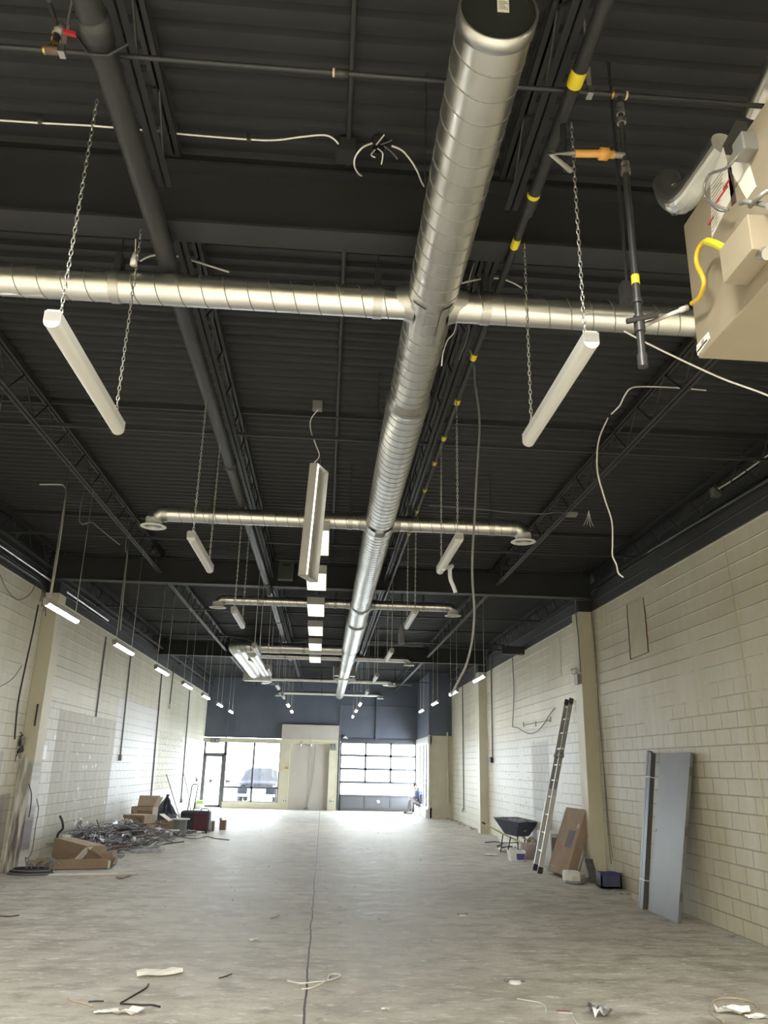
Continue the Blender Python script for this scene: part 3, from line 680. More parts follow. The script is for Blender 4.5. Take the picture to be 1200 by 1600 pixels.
# conduit on the deck in the middle
o = thing('ceiling_conduit', 'straight dark conduit fixed to the ceiling deck between pipe and duct', 'conduit', (0, 6, 5.43))
MB().tube([(-.01, -2, 5.44), (-.01, 4.1, 5.44)], .017, 8).tube([(-.01, 4.3, 5.44), (-.01, 14.2, 5.44)], .019, 8).build('conduit_run', M['pipe'], o)
p = at(540, 238, z=5.38); MB().box((p.x-.06, p.y-.06, 5.34), (p.x+.06, p.y+.06, 5.44)).build('junction_box', M['steel'], o)

# threaded rod-like sprinkler/gas line across the hall near the camera, with fittings and drop
ny, nz = 2.95, 4.95
o = thing('cross_pipe', 'thin black pipe crossing the ceiling nearest the camera, with tee fittings', 'pipe', (0, ny, nz))
MB().tube([(-4.5, ny, nz), (4.6, ny, nz)], .0125, 10).build('pipe_run', M['steel'], o)
def xat(px, py): return at(px, py, y=ny).x
for k, (a, b, py) in enumerate(((68, 98, 86), (521, 545, 113), (956, 978, 145))):
    x0, x1 = xat(a, py), xat(b, py)
    MB().lathe([(.0, x0), (.020, x0), (.020, x1), (0, x1)], (0, ny, nz), 'x', 14).build('tee', M['pipe'] if k else mat('rusty_fitting', (.12, .08, .06), .6), o)
    MB().lathe([(.0205, x0-.004), (.0205, x0+.006)], (0, ny, nz), 'x', 14).build('thread_ring', M['brass'] if k != 1 else M['wood'], o)
    if k == 2: MB().lathe([(.0205, x1-.006), (.0205, x1+.004)], (0, ny, nz), 'x', 14).build('thread_ring', M['wood'], o)
for px, py in ((96, 88), (921, 143)):
    x = xat(px, py); m = MB(); m.box((x-.014, ny-.022, nz-.022), (x+.014, ny+.022, nz+.022)); m.build('clamp', M['alumb'], o)
    MB().box((x-.012, ny-.003, nz+.02), (x+.012, ny+.003, nz+.16)).tube([(x, ny, nz+.15), (x, ny, DECK)], .006, 6).build('hanger', M['boxm'], o)
v = thing('ball_valve', 'ball valve with a red lever on the thin pipe at top left', 'valve', (xat(84, 70), ny, nz+.05))
a = Vector((xat(84, 80), ny, nz+.02))
c1_ = at(90, 45, y=ny+.02); c2_ = at(76, 0, y=ny-.25)
MB().tube([a, a+Vector((.0, 0, .06)), c1_], .016, 10).tube([c1_, c2_], .011, 8).build('pipe_stub', M['pipe'], v)
for t in (.1, .45, .8):
    q = a.lerp(c1_, t); MB().tube([q-Vector((0, 0, .008)), q+Vector((0, 0, .008))], .022, 12).build('brass_nut', M['brass'], v)
q = at(94, 47, y=ny); MB().lathe([(0, -.03), (.024, -.024), (.03, 0), (.024, .024), (0, .03)], q, 'z', 12).build('valve_body', M['boxm'], v)
q0, q1 = at(98, 49, y=ny-.03), at(118, 54, y=ny-.03); MB().obox(q0, q1-q0, (0, .02, 0), (0, 0, .018)).build('lever', M['red'], v)

dp = thing('gas_drop', 'vertical black gas drop with yellow band and orange stop valve beside the heater', 'pipe', at(968, 143, y=ny))
t0 = at(967, 146, y=ny); xd, = (t0.x,)
zb = at(990, 572, y=ny).z
MB().tube([(xd, ny, nz), (xd, ny, at(968, 265, y=ny).z)], .013, 10).build('upper_pipe', M['pipe'], dp)
z1, z2 = at(968, 268, y=ny).z, at(978, 430, y=ny).z
MB().tube([(xd, ny, z1), (xd, ny, z2)], .016, 10).build('middle_pipe', M['steel'], dp)
MB().tube([(xd, ny, z2), (xd, ny, z2-.045)], .0185, 12).build('yellow_band', M['yellow'], dp)
MB().tube([(xd, ny, z2-.045), (xd, ny, zb)], .0165, 12).build('lower_pipe', M['pipe'], dp)
for py, rr, hh in ((168, .019, .016), (176, .02, .012), (190, .022, .012), (258, .02, .012), (268, .022, .014), (470, .024, .01), (505, .024, .04), (562, .022, .03)):
    z = at(975, py, y=ny).z; MB().tube([(xd, ny, z-hh), (xd, ny, z+hh)], rr, 12).build('fitting', M['pipe'] if py > 300 else M['strap'], dp)
z = at(985, 500, y=ny).z; MB().tube([(xd-.06, ny-.01, z-.015), (xd+.07, ny-.03, z+.015)], .013, 8).build('valve_handle', M['steel'], dp)
# horizontal orange stop and stub toward the gas pipe
zz_ = at(962, 242, y=ny).z
MB().tube([(xd, ny, zz_), (xd-.05, ny, zz_)], .015, 10).build('nipple', M['boxm'], dp)
MB().tube([(xd-.23, ny, zz_-.01), (xd-.36, ny, zz_-.02), (1.07, 3.05, zz_-.02)], .014, 10).build('side_pipe', M['boxm'], dp)
MB().tube([(xd-.05, ny, zz_), (xd-.075, ny, zz_), (xd-.08, ny, zz_), (xd-.12, ny, zz_), (xd-.125, ny, zz_), (xd-.24, ny, zz_-.01)], .02, 12, r_list=[.019, .019, .03, .03, .018, .018]).build('orange_stop', M['orange'], dp)
MB().tube([(1.07, 3.05, zz_-.02), (1.05, 3.07, zz_+.0), (1.05, 3.07, 4.89)], .014, 10).build('riser', M['steel'], dp)
pb = at(985, 455, y=ny+.25); dpb = tag(MB().box((pb.x-.035, pb.y, pb.z-.04), (pb.x+.05, pb.y+.06, pb.z+.06)).tube([(pb.x, pb.y+.03, pb.z+.05), (pb.x, pb.y+.03, DECK)], .008, 6).build('pipe_bracket', M['steel']), 'dark steel bracket box behind the gas drop under the yellow band', 'bracket')

# ------------------------------------------------------------------ unit heater
HX, HY, HZ0, HZ1 = 1.575, 3.0, 3.55, 4.25
h = thing('unit_heater', 'beige gas unit heater hanging at the upper right', 'heater', (2.1, 2.2, HZ0))
m = MB()
m.box((HX, 1.2, HZ0), (2.75, HY, HZ1)); m.build('cabinet', M['heater'], h, bevel=.006)
MB().prism([(HX+.005, 1.2, HZ1), (HX+.005, HY, HZ1), (HX+.10, HY-.02, HZ1+.09), (HX+.10, 1.2, HZ1+.09)][::-1], (1.0, 0, 0)).build('top_cowl', M['heater'], h)
def hp(px, py, dx=0): return at(px, py, x=HX-dx)   # a point on the heater's side panel
def side_quad(pts, mt, name, th=.003, off=0.0):
    P_ = [hp(*q) for q in pts]; P_ = [Vector((HX-off-th, p.y, p.z)) for p in P_]
    return MB().prism(P_, (th, 0, 0)).build(name, mt, h)
side_quad(((1111, 285), (1131, 230), (1148, 300), (1113, 372)), M['paper'], 'warning_label')
side_quad(((1140, 262), (1165, 235), (1182, 292), (1168, 312)), M['paper'], 'paper_label')
side_quad(((1137, 255), (1143, 255), (1151, 315), (1144, 322)), M['heaterd'], 'slot')
side_quad(((1089, 540), (1107, 519), (1110, 528), (1091, 556)), M['paper'], 'maker_plate')
side_quad(((1091, 549), (1106, 530), (1106, 532), (1091, 551)), M['ink'], 'plate_mark', off=.003)
side_quad(((1097, 535), (1101, 529), (1102, 537), (1099, 541)), M['greyink'], 'plate_mark', off=.003)
for a_, b_, c_, d_ in (((1131, 296), (1141, 279), (1142, 281), (1132, 298)), ((1108, 350), (1116, 338), (1117, 340), (1109, 352)), ((1118, 318), (1138, 290), (1139, 292), (1119, 320))): side_quad((a_, b_, c_, d_), M['redink'], 'red_line', off=.003)
for k in range(13):
    t = k/13; q0 = (1112+.5*k*.2, 290+k*6.0); side_quad(((q0[0]+1, q0[1]), (q0[0]+20-k*.9, q0[1]-26+k*.8), (q0[0]+20-k*.9, q0[1]-25.2+k*.8), (q0[0]+1, q0[1]+.8)), M['greyink'], 'text_line', off=.0025)
for px, py in ((1168, 475), (1129, 517), (1094, 553)):
    q = hp(px, py); MB().lathe([(0, 0), (.006, -.001), (.004, -.005), (0, -.006)], (HX, q.y, q.z), 'x', 8).build('screw', M['boxm'], h)
# gas valve compartment on the side
q0 = at(1130, 444, x=HX-.10); q1 = hp(1160, 450, .10)
m = MB(); yb = q0.y; m.box((HX-.10, yb-.22, q0.z), (HX, yb, q0.z+.155)); m.build('valve_cover', M['heater'], h, bevel=.004)
# junction box and cables at the top
jb = at(1163, 232, x=HX-.03); MB().box((HX-.06, jb.y-.045, jb.z-.04), (HX+.02, jb.y+.035, jb.z+.045)).build('junction_box', M['boxm'], h, bevel=.006)
for pl, rr, nm in (([(1158, 238), (1135, 262), (1110, 272), (1101, 290), (1103, 310), (1120, 322), (1138, 328)], .0065, 'flex_cable'), ([(1157, 318), (1165, 315), (1185, 318), (1200, 322)], .010, 'flex_cable'), ([(1172, 322), (1186, 308), (1200, 298)], .010, 'flex_cable'), ([(1107, 316), (1112, 322), (1125, 330), (1136, 330)], .003, 'wire')):
    MB().tube(smoothpath([at(a_, b_, x=HX-.05-.02*(i % 2)) for i, (a_, b_) in enumerate(pl)]), rr, 7).build(nm, M['boxm'] if nm != 'wire' else M['wireg'], h)
# yellow flexible gas connector
fc = thing('gas_connector', 'yellow flexible gas connector looping from the gas drop to the heater', 'gas hose', at(1080, 478, x=HX-.06))
pl = [(1081, 474), (1092, 466), (1098, 452), (1100, 440), (1096, 428), (1090, 416), (1088, 402), (1093, 386), (1103, 377), (1118, 380), (1132, 385), (1146, 391)]
MB().tube(smoothpath([at(a_, b_, x=HX-.05-.03*sin(i/11*pi)) for i, (a_, b_) in enumerate(pl)]), .0105, 10).build('hose', mat('yellow_hose', (.55, .38, .03), .4), fc)
MB().tube(smoothpath([at(a_, b_, x=HX-.075) for a_, b_ in ((1105, 377), (1118, 381), (1134, 389))]), .016, 8, smooth=False).build('yellow_tape', mat('lemon_tape', (.55, .50, .03), .5), fc)
e0, e1 = at(1146, 391, x=HX-.05), at(1200, 396, x=HX-.05)
MB().tube([e0, e0.lerp(e1, .25), e0.lerp(e1, .3), e0.lerp(e1, .6), e0.lerp(e1, .65), e1], .016, 10, r_list=[.012, .012, .018, .018, .024, .024]).build('valve', M['strap'], fc)
s0 = Vector((xd+.02, ny, at(988, 507, y=ny).z)); s1 = at(1074, 480, x=HX-.06)
MB().tube([s0, s0.lerp(s1, .16), s0.lerp(s1, .17), s0.lerp(s1, .80), s0.lerp(s1, .81), s1], .012, 10, r_list=[.012, .012, .010, .010, .015, .015]).build('steel_stub', M['strap'], fc)
# flue elbow and vent pipes beside the heater
fl = thing('flue_elbow', 'crumpled silver flue elbow above the beige heater', 'flue', at(1090, 290, x=1.62))
fp = [at(1160, 190, x=1.78), at(1128, 235, x=1.76), at(1104, 268, x=1.74), at(1086, 283, x=1.72), at(1070, 276, x=1.70), at(1062, 255, x=1.70)]
MB().tube(smoothpath([(p_.x, p_.y+.16, p_.z+.02) for p_ in fp], 3), .072, 24, smooth=False, cap=True).build('pipe', M['galv'], fl)
q = Vector(fp[3])+Vector((0, .16, .02)); 
for dz in (0, .045): MB().tube([q+Vector((.02-dz, 0, .01-dz*.2)), q+Vector((.010-dz, 0, .008-dz*.2))], .079, 24, cap=False).build('ring', M['strap'], fl)
q0, q1 = at(1129, 228, x=1.63), at(1150, 188, x=1.70); MB().obox(q0, (q1-q0), (0, 0, -.045), (.05, 0, .0)).build('heater_bracket', M['alumb'], h)
q0, q1 = at(1170, 178, x=2.05), at(1200, 118, x=2.05)
tag(MB().tube([q0+Vector((.02, 0, 0)), q0+(q1-q0)*3], .05, 20).build('vent_pipe', M['galv']), 'bright silver vent pipe cut by the top right corner', 'vent pipe')

# ------------------------------------------------------------------ strip lights
def chain_mesh(length, parent, x, y, z0, name='chain'):
    m = MB(); p = .030; n = int(length/p); z = z0
    for k in range(n+1):
        h_, w_ = .019, .0075; pts = []
        for q in range(8):
            a = 2*pi*q/8; u = w_*cos(a); vv_ = h_*sin(a)
            pts.append((x+u if k % 2 else x, y if k % 2 else y+u, z+p*k+vv_))
        pts.append(pts[0]); m.tube(pts, .0028, 4, cap=False)
    return m.build(name, M['chrome'], parent)
def strip_light(label, lit, chain_top, group, real_chain=True):
    L = 1.12; t = thing('strip_light', label, 'light', (0, 0, 0), group)
    m = MB(); w_ = .034
    m.prism([(-w_, 0, .0), (w_, 0, .0), (w_, 0, .045), (w_*.75, 0, .055), (-w_*.75, 0, .055), (-w_, 0, .045)], (0, L, 0)); m.build('housing', M['fix'], t)
    m = MB(); pr_ = [(w_*cos(pi+pi*k/10), 0.004, .031*sin(pi+pi*k/10)) for k in range(11)]
    vs_ = pr_ + [(a, L-.004, c_) for a, b, c_ in pr_]; m.add(vs_, [(k, k+1, 12+k, 11+k) for k in range(10)], True)
    m.build('lens', M['lenslit'] if lit else M['lens'], t)
    for yy in (0, L-.006):
        m = MB(); m.prism([(w_*cos(pi+pi*k/10)*1.04, yy, .032*sin(pi+pi*k/10)) for k in range(11)] + [(w_*1.04, yy, .048), (-w_*1.04, yy, .048)], (0, .006, 0)); m.build('end_cap', M['fix'], t)
    for yy in (.08, L-.08):
        if real_chain: chain_mesh(chain_top-.06, t, 0, yy, .065)
        else: MB().tube([(0, yy, .055), (0, yy, chain_top)], .0055, 5).build('chain', M['chrome'], t)
    return t
TOP = 5.07
ORD = ('nearest', 'second nearest', 'third nearest', 'fourth nearest', 'fifth nearest', 'sixth nearest', 'seventh nearest', 'second farthest', 'farthest')
near = strip_light('', False, 4.795-3.54, None)
near_r = strip_light('', False, 4.86-3.59, None)
far_ur = strip_light('', False, 4.87-3.59, None, False)
far_lr = strip_light('', True, TOP-3.59, None, False)
far_u = strip_light('', False, 4.795-3.54, None, False)
far_l = strip_light('', True, TOP-3.54, None, False)
side_l = strip_light('', True, TOP-3.38, None, False)
rside_l = strip_light('', True, TOP-3.53, None, False)
for o in (near, near_r, far_ur, far_lr, rside_l, far_u, far_l, side_l): o.location = (0, 0, -50)
LY = (2.98, 6.25, 9.45, 12.4, 15.3, 18.4, 21.2, 24.2, 27.0)
RY = (2.98, 6.15, 9.35, 12.8, 16.4, 19.9, 23.6, 26.6, 29.8)
first = {}
def put(proto, loc, label, group):
    if id(proto) not in first:
        first[id(proto)] = 1; proto.location = loc; proto['label'] = label; proto['group'] = group; return proto
    return dup(proto, loc, label, group)
for i, y in enumerate(LY):
    lit = i >= 7
    put(near if i < 3 else (far_l if lit else far_u), (-1.21 if i == 0 else -1.15, y, 3.54), '%s strip light of the row left of the middle, %s' % (ORD[i], 'lit' if lit else 'unlit'), 'ceiling strip lights left of the middle')
for i, y in enumerate(RY):
    lit = i >= 6
    put(near_r if i < 3 else (far_lr if lit else far_ur), (1.09 if i == 0 else 1.03, y, 3.59), '%s strip light of the row right of the middle, %s' % (ORD[i], 'lit' if lit else 'unlit'), 'ceiling strip lights right of the middle')
WY = (8.70, 11.65, 14.62, 17.5, 20.4, 23.2, 26.1)
for i, y in enumerate(WY):
    put(side_l, (-3.08, y, 3.42), '%s lit strip light hanging along the left wall' % (ORD[i] if i < 6 else 'farthest'), 'lit strip lights along the left wall')
dup(side_l, (-3.08, 5.75, 3.42), 'lit strip light along the left wall, added out of view', 'lit strip lights along the left wall')  # left row continued out of view, added to light the near floor
dup(side_l, (-3.08, 2.8, 3.42), 'lit strip light along the left wall nearest the rear, added out of view', 'lit strip lights along the left wall')  # second unseen light added for the near floor
for i, y in enumerate((15.6, 18.95, 22.3, 25.5)):
    put(rside_l, (3.1, y, 3.57), '%s lit strip light hanging along the right wall' % ('nearest', 'second', 'third', 'farthest')[i], 'lit strip lights along the right wall')

# row of one-foot-wide fluorescent fixtures just left of the duct
def troffer(label, group):
    t = thing('fluorescent_fixture', label, 'light', (0, 0, 0), group); L = 1.2; W = .155
    m = MB(); m.box((-W, 0, 0), (-W+.008, L, .125)); m.box((W-.008, 0, 0), (W, L, .125)); m.box((-W, 0, 0), (W, .008, .125)); m.box((-W, L-.008, 0), (W, L, .125)); m.box((-W, 0, .12), (W, L, .13)); m.build('housing', M['fix'], t)
    m = MB(); m.prism([(-W+.01, .01, .075), (-.05, .01, .02), (.0, .01, .06), (.05, .01, .02), (W-.01, .01, .075)], (0, L-.02, 0)); m.build('reflector', M['reflect'], t)
    MB().box((-W+.010, .012, .004), (W-.010, L-.012, .010)).build('diffuser', M['lenswarm'], t)
    for s in (-1, 1): MB().tube([(s*.085, .03, .03), (s*.085, L-.03, .03)], .016, 10).build('tube', M['tubelit'], t)
    for yy in (.1, L-.1): MB().tube([(0, yy, .09), (0, yy, DECK-4.5+.03)], .004, 4).build('hanger_wire', M['wireg'], t)
    return t
tp = troffer('', None)
TY = (9.15, 11.4, 13.75, 16.1, 18.45, 20.85)
TN = ('nearest', 'second', 'third', 'fourth', 'fifth', 'farthest')
for i, y in enumerate(TY):
    loc = (-.20-.012*(y-9), y, 4.5); lb = '%s lit fluorescent fixture in the row left of the main duct' % TN[i]
    if i == 0: tp.location = loc; tp['label'] = lb; tp['group'] = 'lit fluorescent fixtures along the middle'
    else: dup(tp, loc, lb, 'lit fluorescent fixtures along the middle')
# the one that came loose and hangs on end by its cable
lf = thing('hanging_fixture', 'lit fluorescent fixture hanging on end from its cable in mid hall', 'light', (-.19, 7.75, 3.61))
u = Vector((-.02, 0, 1)); u = (at(497, 723, y=7.75) - at(479, 897, y=7.75)).normalized()   # long axis, up
nrm = Vector((cos(radians(24)), -sin(radians(24)), 0)); nrm = (nrm - u*nrm.dot(u)).normalized()  # open side
dep = u.cross(nrm).normalized()
if dep.y < 0: dep = -dep
base = at(478, 899, y=7.7)
Lh = 1.21; Wd = .29; Th = .09
def FB(a0, a1, b0, b1, c0, c1):   # a along length, b along width (away), c along normal (negative = behind the open side)
    return MB().obox(base + u*a0 + dep*b0 + nrm*c0, u*(a1-a0), dep*(b1-b0), nrm*(c1-c0))
m = FB(0, Lh, 0, .006, -Th, 0); 
for q in (FB(0, Lh, Wd-.006, Wd, -Th, 0), FB(0, .006, 0, Wd, -Th, 0), FB(Lh-.006, Lh, 0, Wd, -Th, 0), FB(0, Lh, 0, Wd, -Th, -Th+.006)): m.add(q.v, q.f)
m.build('housing', M['fix'], lf)
m = FB(.02, Lh-.02, .10, .19, -.06, -.035); m.build('ballast_cover', M['reflect'], lf)
for bb in (.045,):
    p0 = base + u*.03 + dep*bb - nrm*.03; MB().tube([p0, p0+u*(Lh-.06)], .024, 10).build('tube', M['tubelit'], lf)
cb = [at(497, 640, z=5.38), at(486, 655, y=7.75), at(485.5, 672, y=7.75), at(493, 694, y=7.75), at(499, 712, y=7.75), base+u*Lh-nrm*.04]
MB().tube(smoothpath(cb), .006, 6).build('cable', M['wirew'], lf)
q = at(496, 635, z=5.42); tag(MB().box((q.x-.05, q.y-.05, 5.38), (q.x+.05, q.y+.05, 5.47)).build('junction_box', M['boxm']), 'junction box on the ceiling above the loose hanging fixture', 'junction box')

# ------------------------------------------------------------------ cables and small things under the ceiling
def cable(name, label, pts, r, m_, cat='cable', group=None, sub=6, n=6):
    return tag(MB().tube(smoothpath(pts, sub), r, n).build(name, M[m_]), label, cat, group)
def Y_(px, py, y): return at(px, py, y=y)
cable('ceiling_cable', 'white cable clipped to the deck at the upper left, left of the thick pipe', [at(0, 188, z=5.44), at(60, 192, z=5.44), at(100, 194, z=5.44), at(150, 197, z=5.44), at(222, 203, z=5.44)], .006, 'wirew')
cable('ceiling_cable', 'white cable clipped to the deck between the thick pipe and the main duct', [at(246, 205, z=5.44), at(300, 211, z=5.44), at(390, 218, z=5.44), at(430, 219, z=5.43), at(470, 214, z=5.42), at(505, 211, z=5.42), at(520, 216, z=5.40), at(529, 225, z=5.38)], .0055, 'wirew')
for k, (px, py) in enumerate(((63, 188), (251, 202), (389, 215), (170, 42))):
    p = at(px, py, z=5.45); tag(MB().box((p.x-.012, p.y-.012, 5.43), (p.x+.012, p.y+.012, 5.47)).build('cable_clip', M['chrome']), ('cable clip on the white cable left of the thick pipe', 'cable clip on the white cable just right of the thick pipe', 'cable clip midway on the white cable right of the thick pipe', 'bright clip high on the joist beside the thick pipe')[k], 'clip', 'cable clips on the deck')
jb = thing('open_junction_box', 'open junction box with loose wires left of the main duct near the top', 'junction box', at(592, 228, z=5.40))
p = at(592, 228, z=5.42); MB().lathe([(0, .04), (.05, .04), (.05, -.02), (.042, -.02)], p, 'z', 8, False).build('box', M['steel'], jb)
for k, (a_, b_, c_) in enumerate((((590, 232), (598, 240), (596, 257)), ((600, 228), (612, 238), (621, 249)), ((588, 226), (596, 216), (600, 211)), ((596, 226), (606, 222), (612, 219)), ((586, 234), (580, 242), (586, 246)))):
    MB().tube(smoothpath([at(*a_, z=5.38), at(*b_, z=5.33), at(*c_, z=5.30)]), .0045, 5).build('wire', M['wireg'] if k % 2 else M['wirew'], jb)
cable('ceiling_cable', 'white cable arching left from the open junction box', [at(581, 224, z=5.38), at(566, 231, z=5.32), at(555, 246, z=5.3), at(554, 260, z=5.3), at(560, 271, z=5.34), at(566, 275, z=5.38)], .006, 'wirew')
cable('ceiling_cable', 'white cable arching right from the open junction box behind the main duct', [at(612, 228, z=5.38), at(628, 235, z=5.36), at(642, 251, z=5.34), at(652, 268, z=5.34), at(659, 285, z=5.36), at(668, 300, z=5.4)], .006, 'wirew')
cable('ceiling_cable', 'white cable drooping across the gas pipe just above the nearest cross duct', [at(718, 443, y=4.75), at(750, 436, y=4.75), at(780, 435, y=4.75), at(800, 441, y=4.75), at(816, 450, y=4.75)], .007, 'wirew')
cable('ceiling_cable', 'two bright wires hanging left of the gas pipe above the nearest cross duct', [at(741, 410, y=4.9), at(735, 430, y=4.9), at(731, 446, y=4.9)], .004, 'wirew')
cable('ceiling_cable', 'white cable drooping across the thick pipe above the nearest cross duct', [at(218, 408, y=4.75), at(240, 399, y=4.75), at(275, 400, y=4.8), at(310, 410, y=4.8), at(358, 425, y=4.8)], .007, 'wirew')
cable('ceiling_cable', 'white cable curling down beside the main duct behind the nearest cross duct', [at(714, 502, y=5.2), at(709, 520, y=5.2), at(699, 532, y=5.2), at(692, 552, y=5.2), at(690, 572, y=5.25)], .006, 'wirew')
cable('ceiling_cable', 'black and white wires hanging beside the gas pipe behind the nearest cross duct', [at(731, 505, y=5.3), at(733, 515, y=5.3), at(728, 535, y=5.3), at(722, 550, y=5.3), at(717, 562, y=5.3)], .006, 'wireg')
o = thing('cord_end', 'white plastic socket hanging over the nearest cross duct at left', 'socket', at(209, 405, y=4.45))
p = at(209, 412, y=4.36); MB().lathe([(0, .08), (.012, .08), (.022, .03), (.024, -.01), (0, -.01)], p, 'z', 14).build('socket', M['white'], o)
MB().tube([p+Vector((0, 0, .08)), at(213, 345, y=4.36)], .004, 5).build('cord', M['wirew'], o)
cable('power_cord', 'long grey power cord hanging from the joist right of the main duct', [Vector((1.18, 6.4, 5.49)), at(740, 565, y=6.4), at(742, 600, y=6.4), at(748, 640, y=6.4), at(749, 680, y=6.4), at(745, 740, y=6.4), at(742, 800, y=6.4), at(739, 850, y=6.4), at(738, 900, y=6.4), at(741, 950, y=6.4), at(740, 980, y=6.4), at(736, 1010, y=6.4), at(728, 1040, y=6.4), at(716, 1064, y=6.4), at(705, 1086, y=6.4)], .0105, 'wireg', 'cord')
cable('data_cable', 'taut white cable running right from behind the gas drop under the heater', [at(975, 517, y=4.2), at(1005, 533, y=4.2), at(1060, 560, y=4.2), at(1130, 592, y=4.2), at(1200, 618, y=4.2), at(1260, 650, y=4.2)], .006, 'wirew')
cable('ceiling_cable', 'white cable looped from the right joist and dangling toward the right wall', [at(1103, 610, z=5.35), at(1060, 606, z=5.3), at(1005, 604, z=5.2), at(985, 607, z=5.1), at(975, 620, z=5.05), at(968, 634, z=5.0), at(955, 647, z=5.0)], .007, 'wirew')
cable('ceiling_cable', 'white cable dangling from the right joist and ending near the dark wall band', [Y_(950, 653, 7.2), Y_(938, 680, 7.2), Y_(933, 706, 7.2), Y_(934, 740, 7.2), Y_(945, 780, 7.2), Y_(956, 815, 7.2), Y_(957, 850, 7.2), Y_(957, 868, 7.2), Y_(963, 882, 7.2), Y_(966, 895, 7.2), Y_(974, 902, 7.2)], .008, 'wirew')
cable('ceiling_cable', 'upper white cable running along the top of the right wall', [at(974, 826, x=4.95), at(1007, 830, x=4.95), at(1025, 815, x=4.95), at(1060, 792, x=4.95), at(1105, 761, x=4.95), at(1130, 743, x=4.95), at(1165, 718, x=4.95), at(1200, 692, x=4.95), at(1300, 616, x=4.95)], .010, 'wirew')
cable('ceiling_cable', 'lower white cable running along the top of the right wall', [at(1122, 764, x=4.95), at(1145, 750, x=4.95), at(1181, 725, x=4.95), at(1230, 690, x=4.95), at(1300, 640, x=4.95)], .010, 'wirew')
cable('ceiling_cable', 'short white cable end bent over the wall bracket at right', [at(1108, 742, x=4.9), at(1113, 745, x=4.92), at(1117, 751, x=4.93)], .008, 'wirew')
p = at(1118, 768, x=4.93); tag(MB().box((p.x-.05, p.y-.05, p.z-.07), (p.x+.05, p.y+.05, p.z+.05)).tube([(p.x, p.y, p.z), (p.x, p.y, p.z+.2)], .012, 6).build('wall_bracket', M['boxm']), 'grey bracket box on the dark band of the right wall under the white cables', 'bracket')
o = thing('wall_pipe', 'dark pipe fixed along the dark band of the right wall', 'pipe', (4.90, 11, 5.1))
MB().tube([at(919, 918, x=4.9), at(1200, 750, x=4.9), at(1400, 632, x=4.9)], .028, 10).build('pipe_run', M['pipe'], o)
cable('light_cable', 'grey cable sagging across to a small box on the right joist', [at(670, 790, y=9.2), at(700, 792, y=9.2), at(755, 796, y=9.2), at(800, 801, y=9.2), at(850, 803, y=9.2), at(868, 800, y=9.2), at(889, 803, z=5.05)], .007, 'wireg')
p = at(893, 804, z=5.05); tag(MB().box((p.x-.07, p.y-.05, p.z-.02), (p.x+.07, p.y+.05, p.z+.02)).build('junction_box', M['boxm']), 'flat grey box on the right joist beyond the second cross duct', 'junction box')
p = at(921, 815, z=5.3); jw = thing('loose_wires', 'white frayed wires hanging from the deck right of the right joist', 'wires', p)
for k in range(4): MB().tube(smoothpath([p+Vector((.0, 0, .17)), p+Vector((.03*(k-1.5), .02*k, .03)), p+Vector((.06*(k-1.5), .03*k, -.06+.02*(k % 2)))]), .005, 5).build('wire', M['wirew'], jw)
p = at(706, 905, y=6.95); pw_ = thing('dangling_plastic', 'clear plastic sleeve dangling from the second strip light at right', 'plastic', at(705, 880, y=7.2))
MB().tube(smoothpath([Vector((1.03, 7.05, 3.56)), at(706, 884, y=7.25), at(703, 890, y=7.25), at(704, 905, y=7.25), at(708, 915, y=7.25), at(712, 926, y=7.25)]), .02, 8, r_list=None, smooth=False).build('sleeve', mat('clear_plastic', (.55, .58, .62), .2), pw_)
# ceiling small boxes on beam 2
p = at(447, 898, y=14.3); o = thing('wall_speaker', 'pale box with a dark slot hung on the second beam left of the middle', 'speaker', p)
MB().box((p.x-.14, 14.15, p.z-.12), (p.x+.14, 14.42, p.z+.22)).build('housing', mat('grey_green_box', (.075, .085, .08), .6), o)
MB().box((p.x-.07, 14.145, p.z+.13), (p.x+.07, 14.15, p.z+.17)).build('slot', M['capblack'], o)
MB().box((p.x-.14, 14.14, p.z-.14), (p.x+.14, 14.2, p.z-.12)).build('lower_trim', M['boxm'], o)
# conduits feeding the wall lights on the left
for k, (lb, pts) in enumerate((('tall white conduit bent at the ceiling above the nearest lit left light', [(62, 757), (95, 757), (101, 761), (103, 772), (98, 815), (90, 870), (80, 930), (78, 948)]),
                               ('white conduit bent at the ceiling right of the tallest conduit', [(124, 815), (143, 816), (152, 823), (168, 836), (187, 851)]),
                               ('white conduit dropping from the second beam beside the left wall', [(196, 858), (199, 864), (198, 880), (192, 940), (188, 985)]))):
    yy = (8.8, 10.8, 12.5)[k]
    cable('white_conduit', lb, ([at(*pts[0], y=yy).xy.to_3d()+Vector((0, 0, DECK+.03))]+[at(a_, b_, y=yy) for a_, b_ in pts]) if k else [at(a_, b_, y=yy) for a_, b_ in pts], .010 if k != 1 else .008, 'strap', 'conduit', sub=3)
for k, (a_, b_) in enumerate((((1007, 0),) * 0)): pass
# plastic covered spot: small black camera head far right
p = at(627, 990, y=15); sc_ = thing('ceiling_speaker', 'dark wrapped lamp hanging behind the third strip light at right', 'lamp', p)
MB().lathe([(0, .16), (.03, .15), (.05, .05), (.065, -.02), (.055, -.2), (.0, -.2)], p, 'z', 12, False).build('shade', M['grey'], sc_)
MB().tube([(p.x, 15, p.z+.15), (p.x, 15, DECK)], .01, 6).build('rod', M['steel'], sc_)
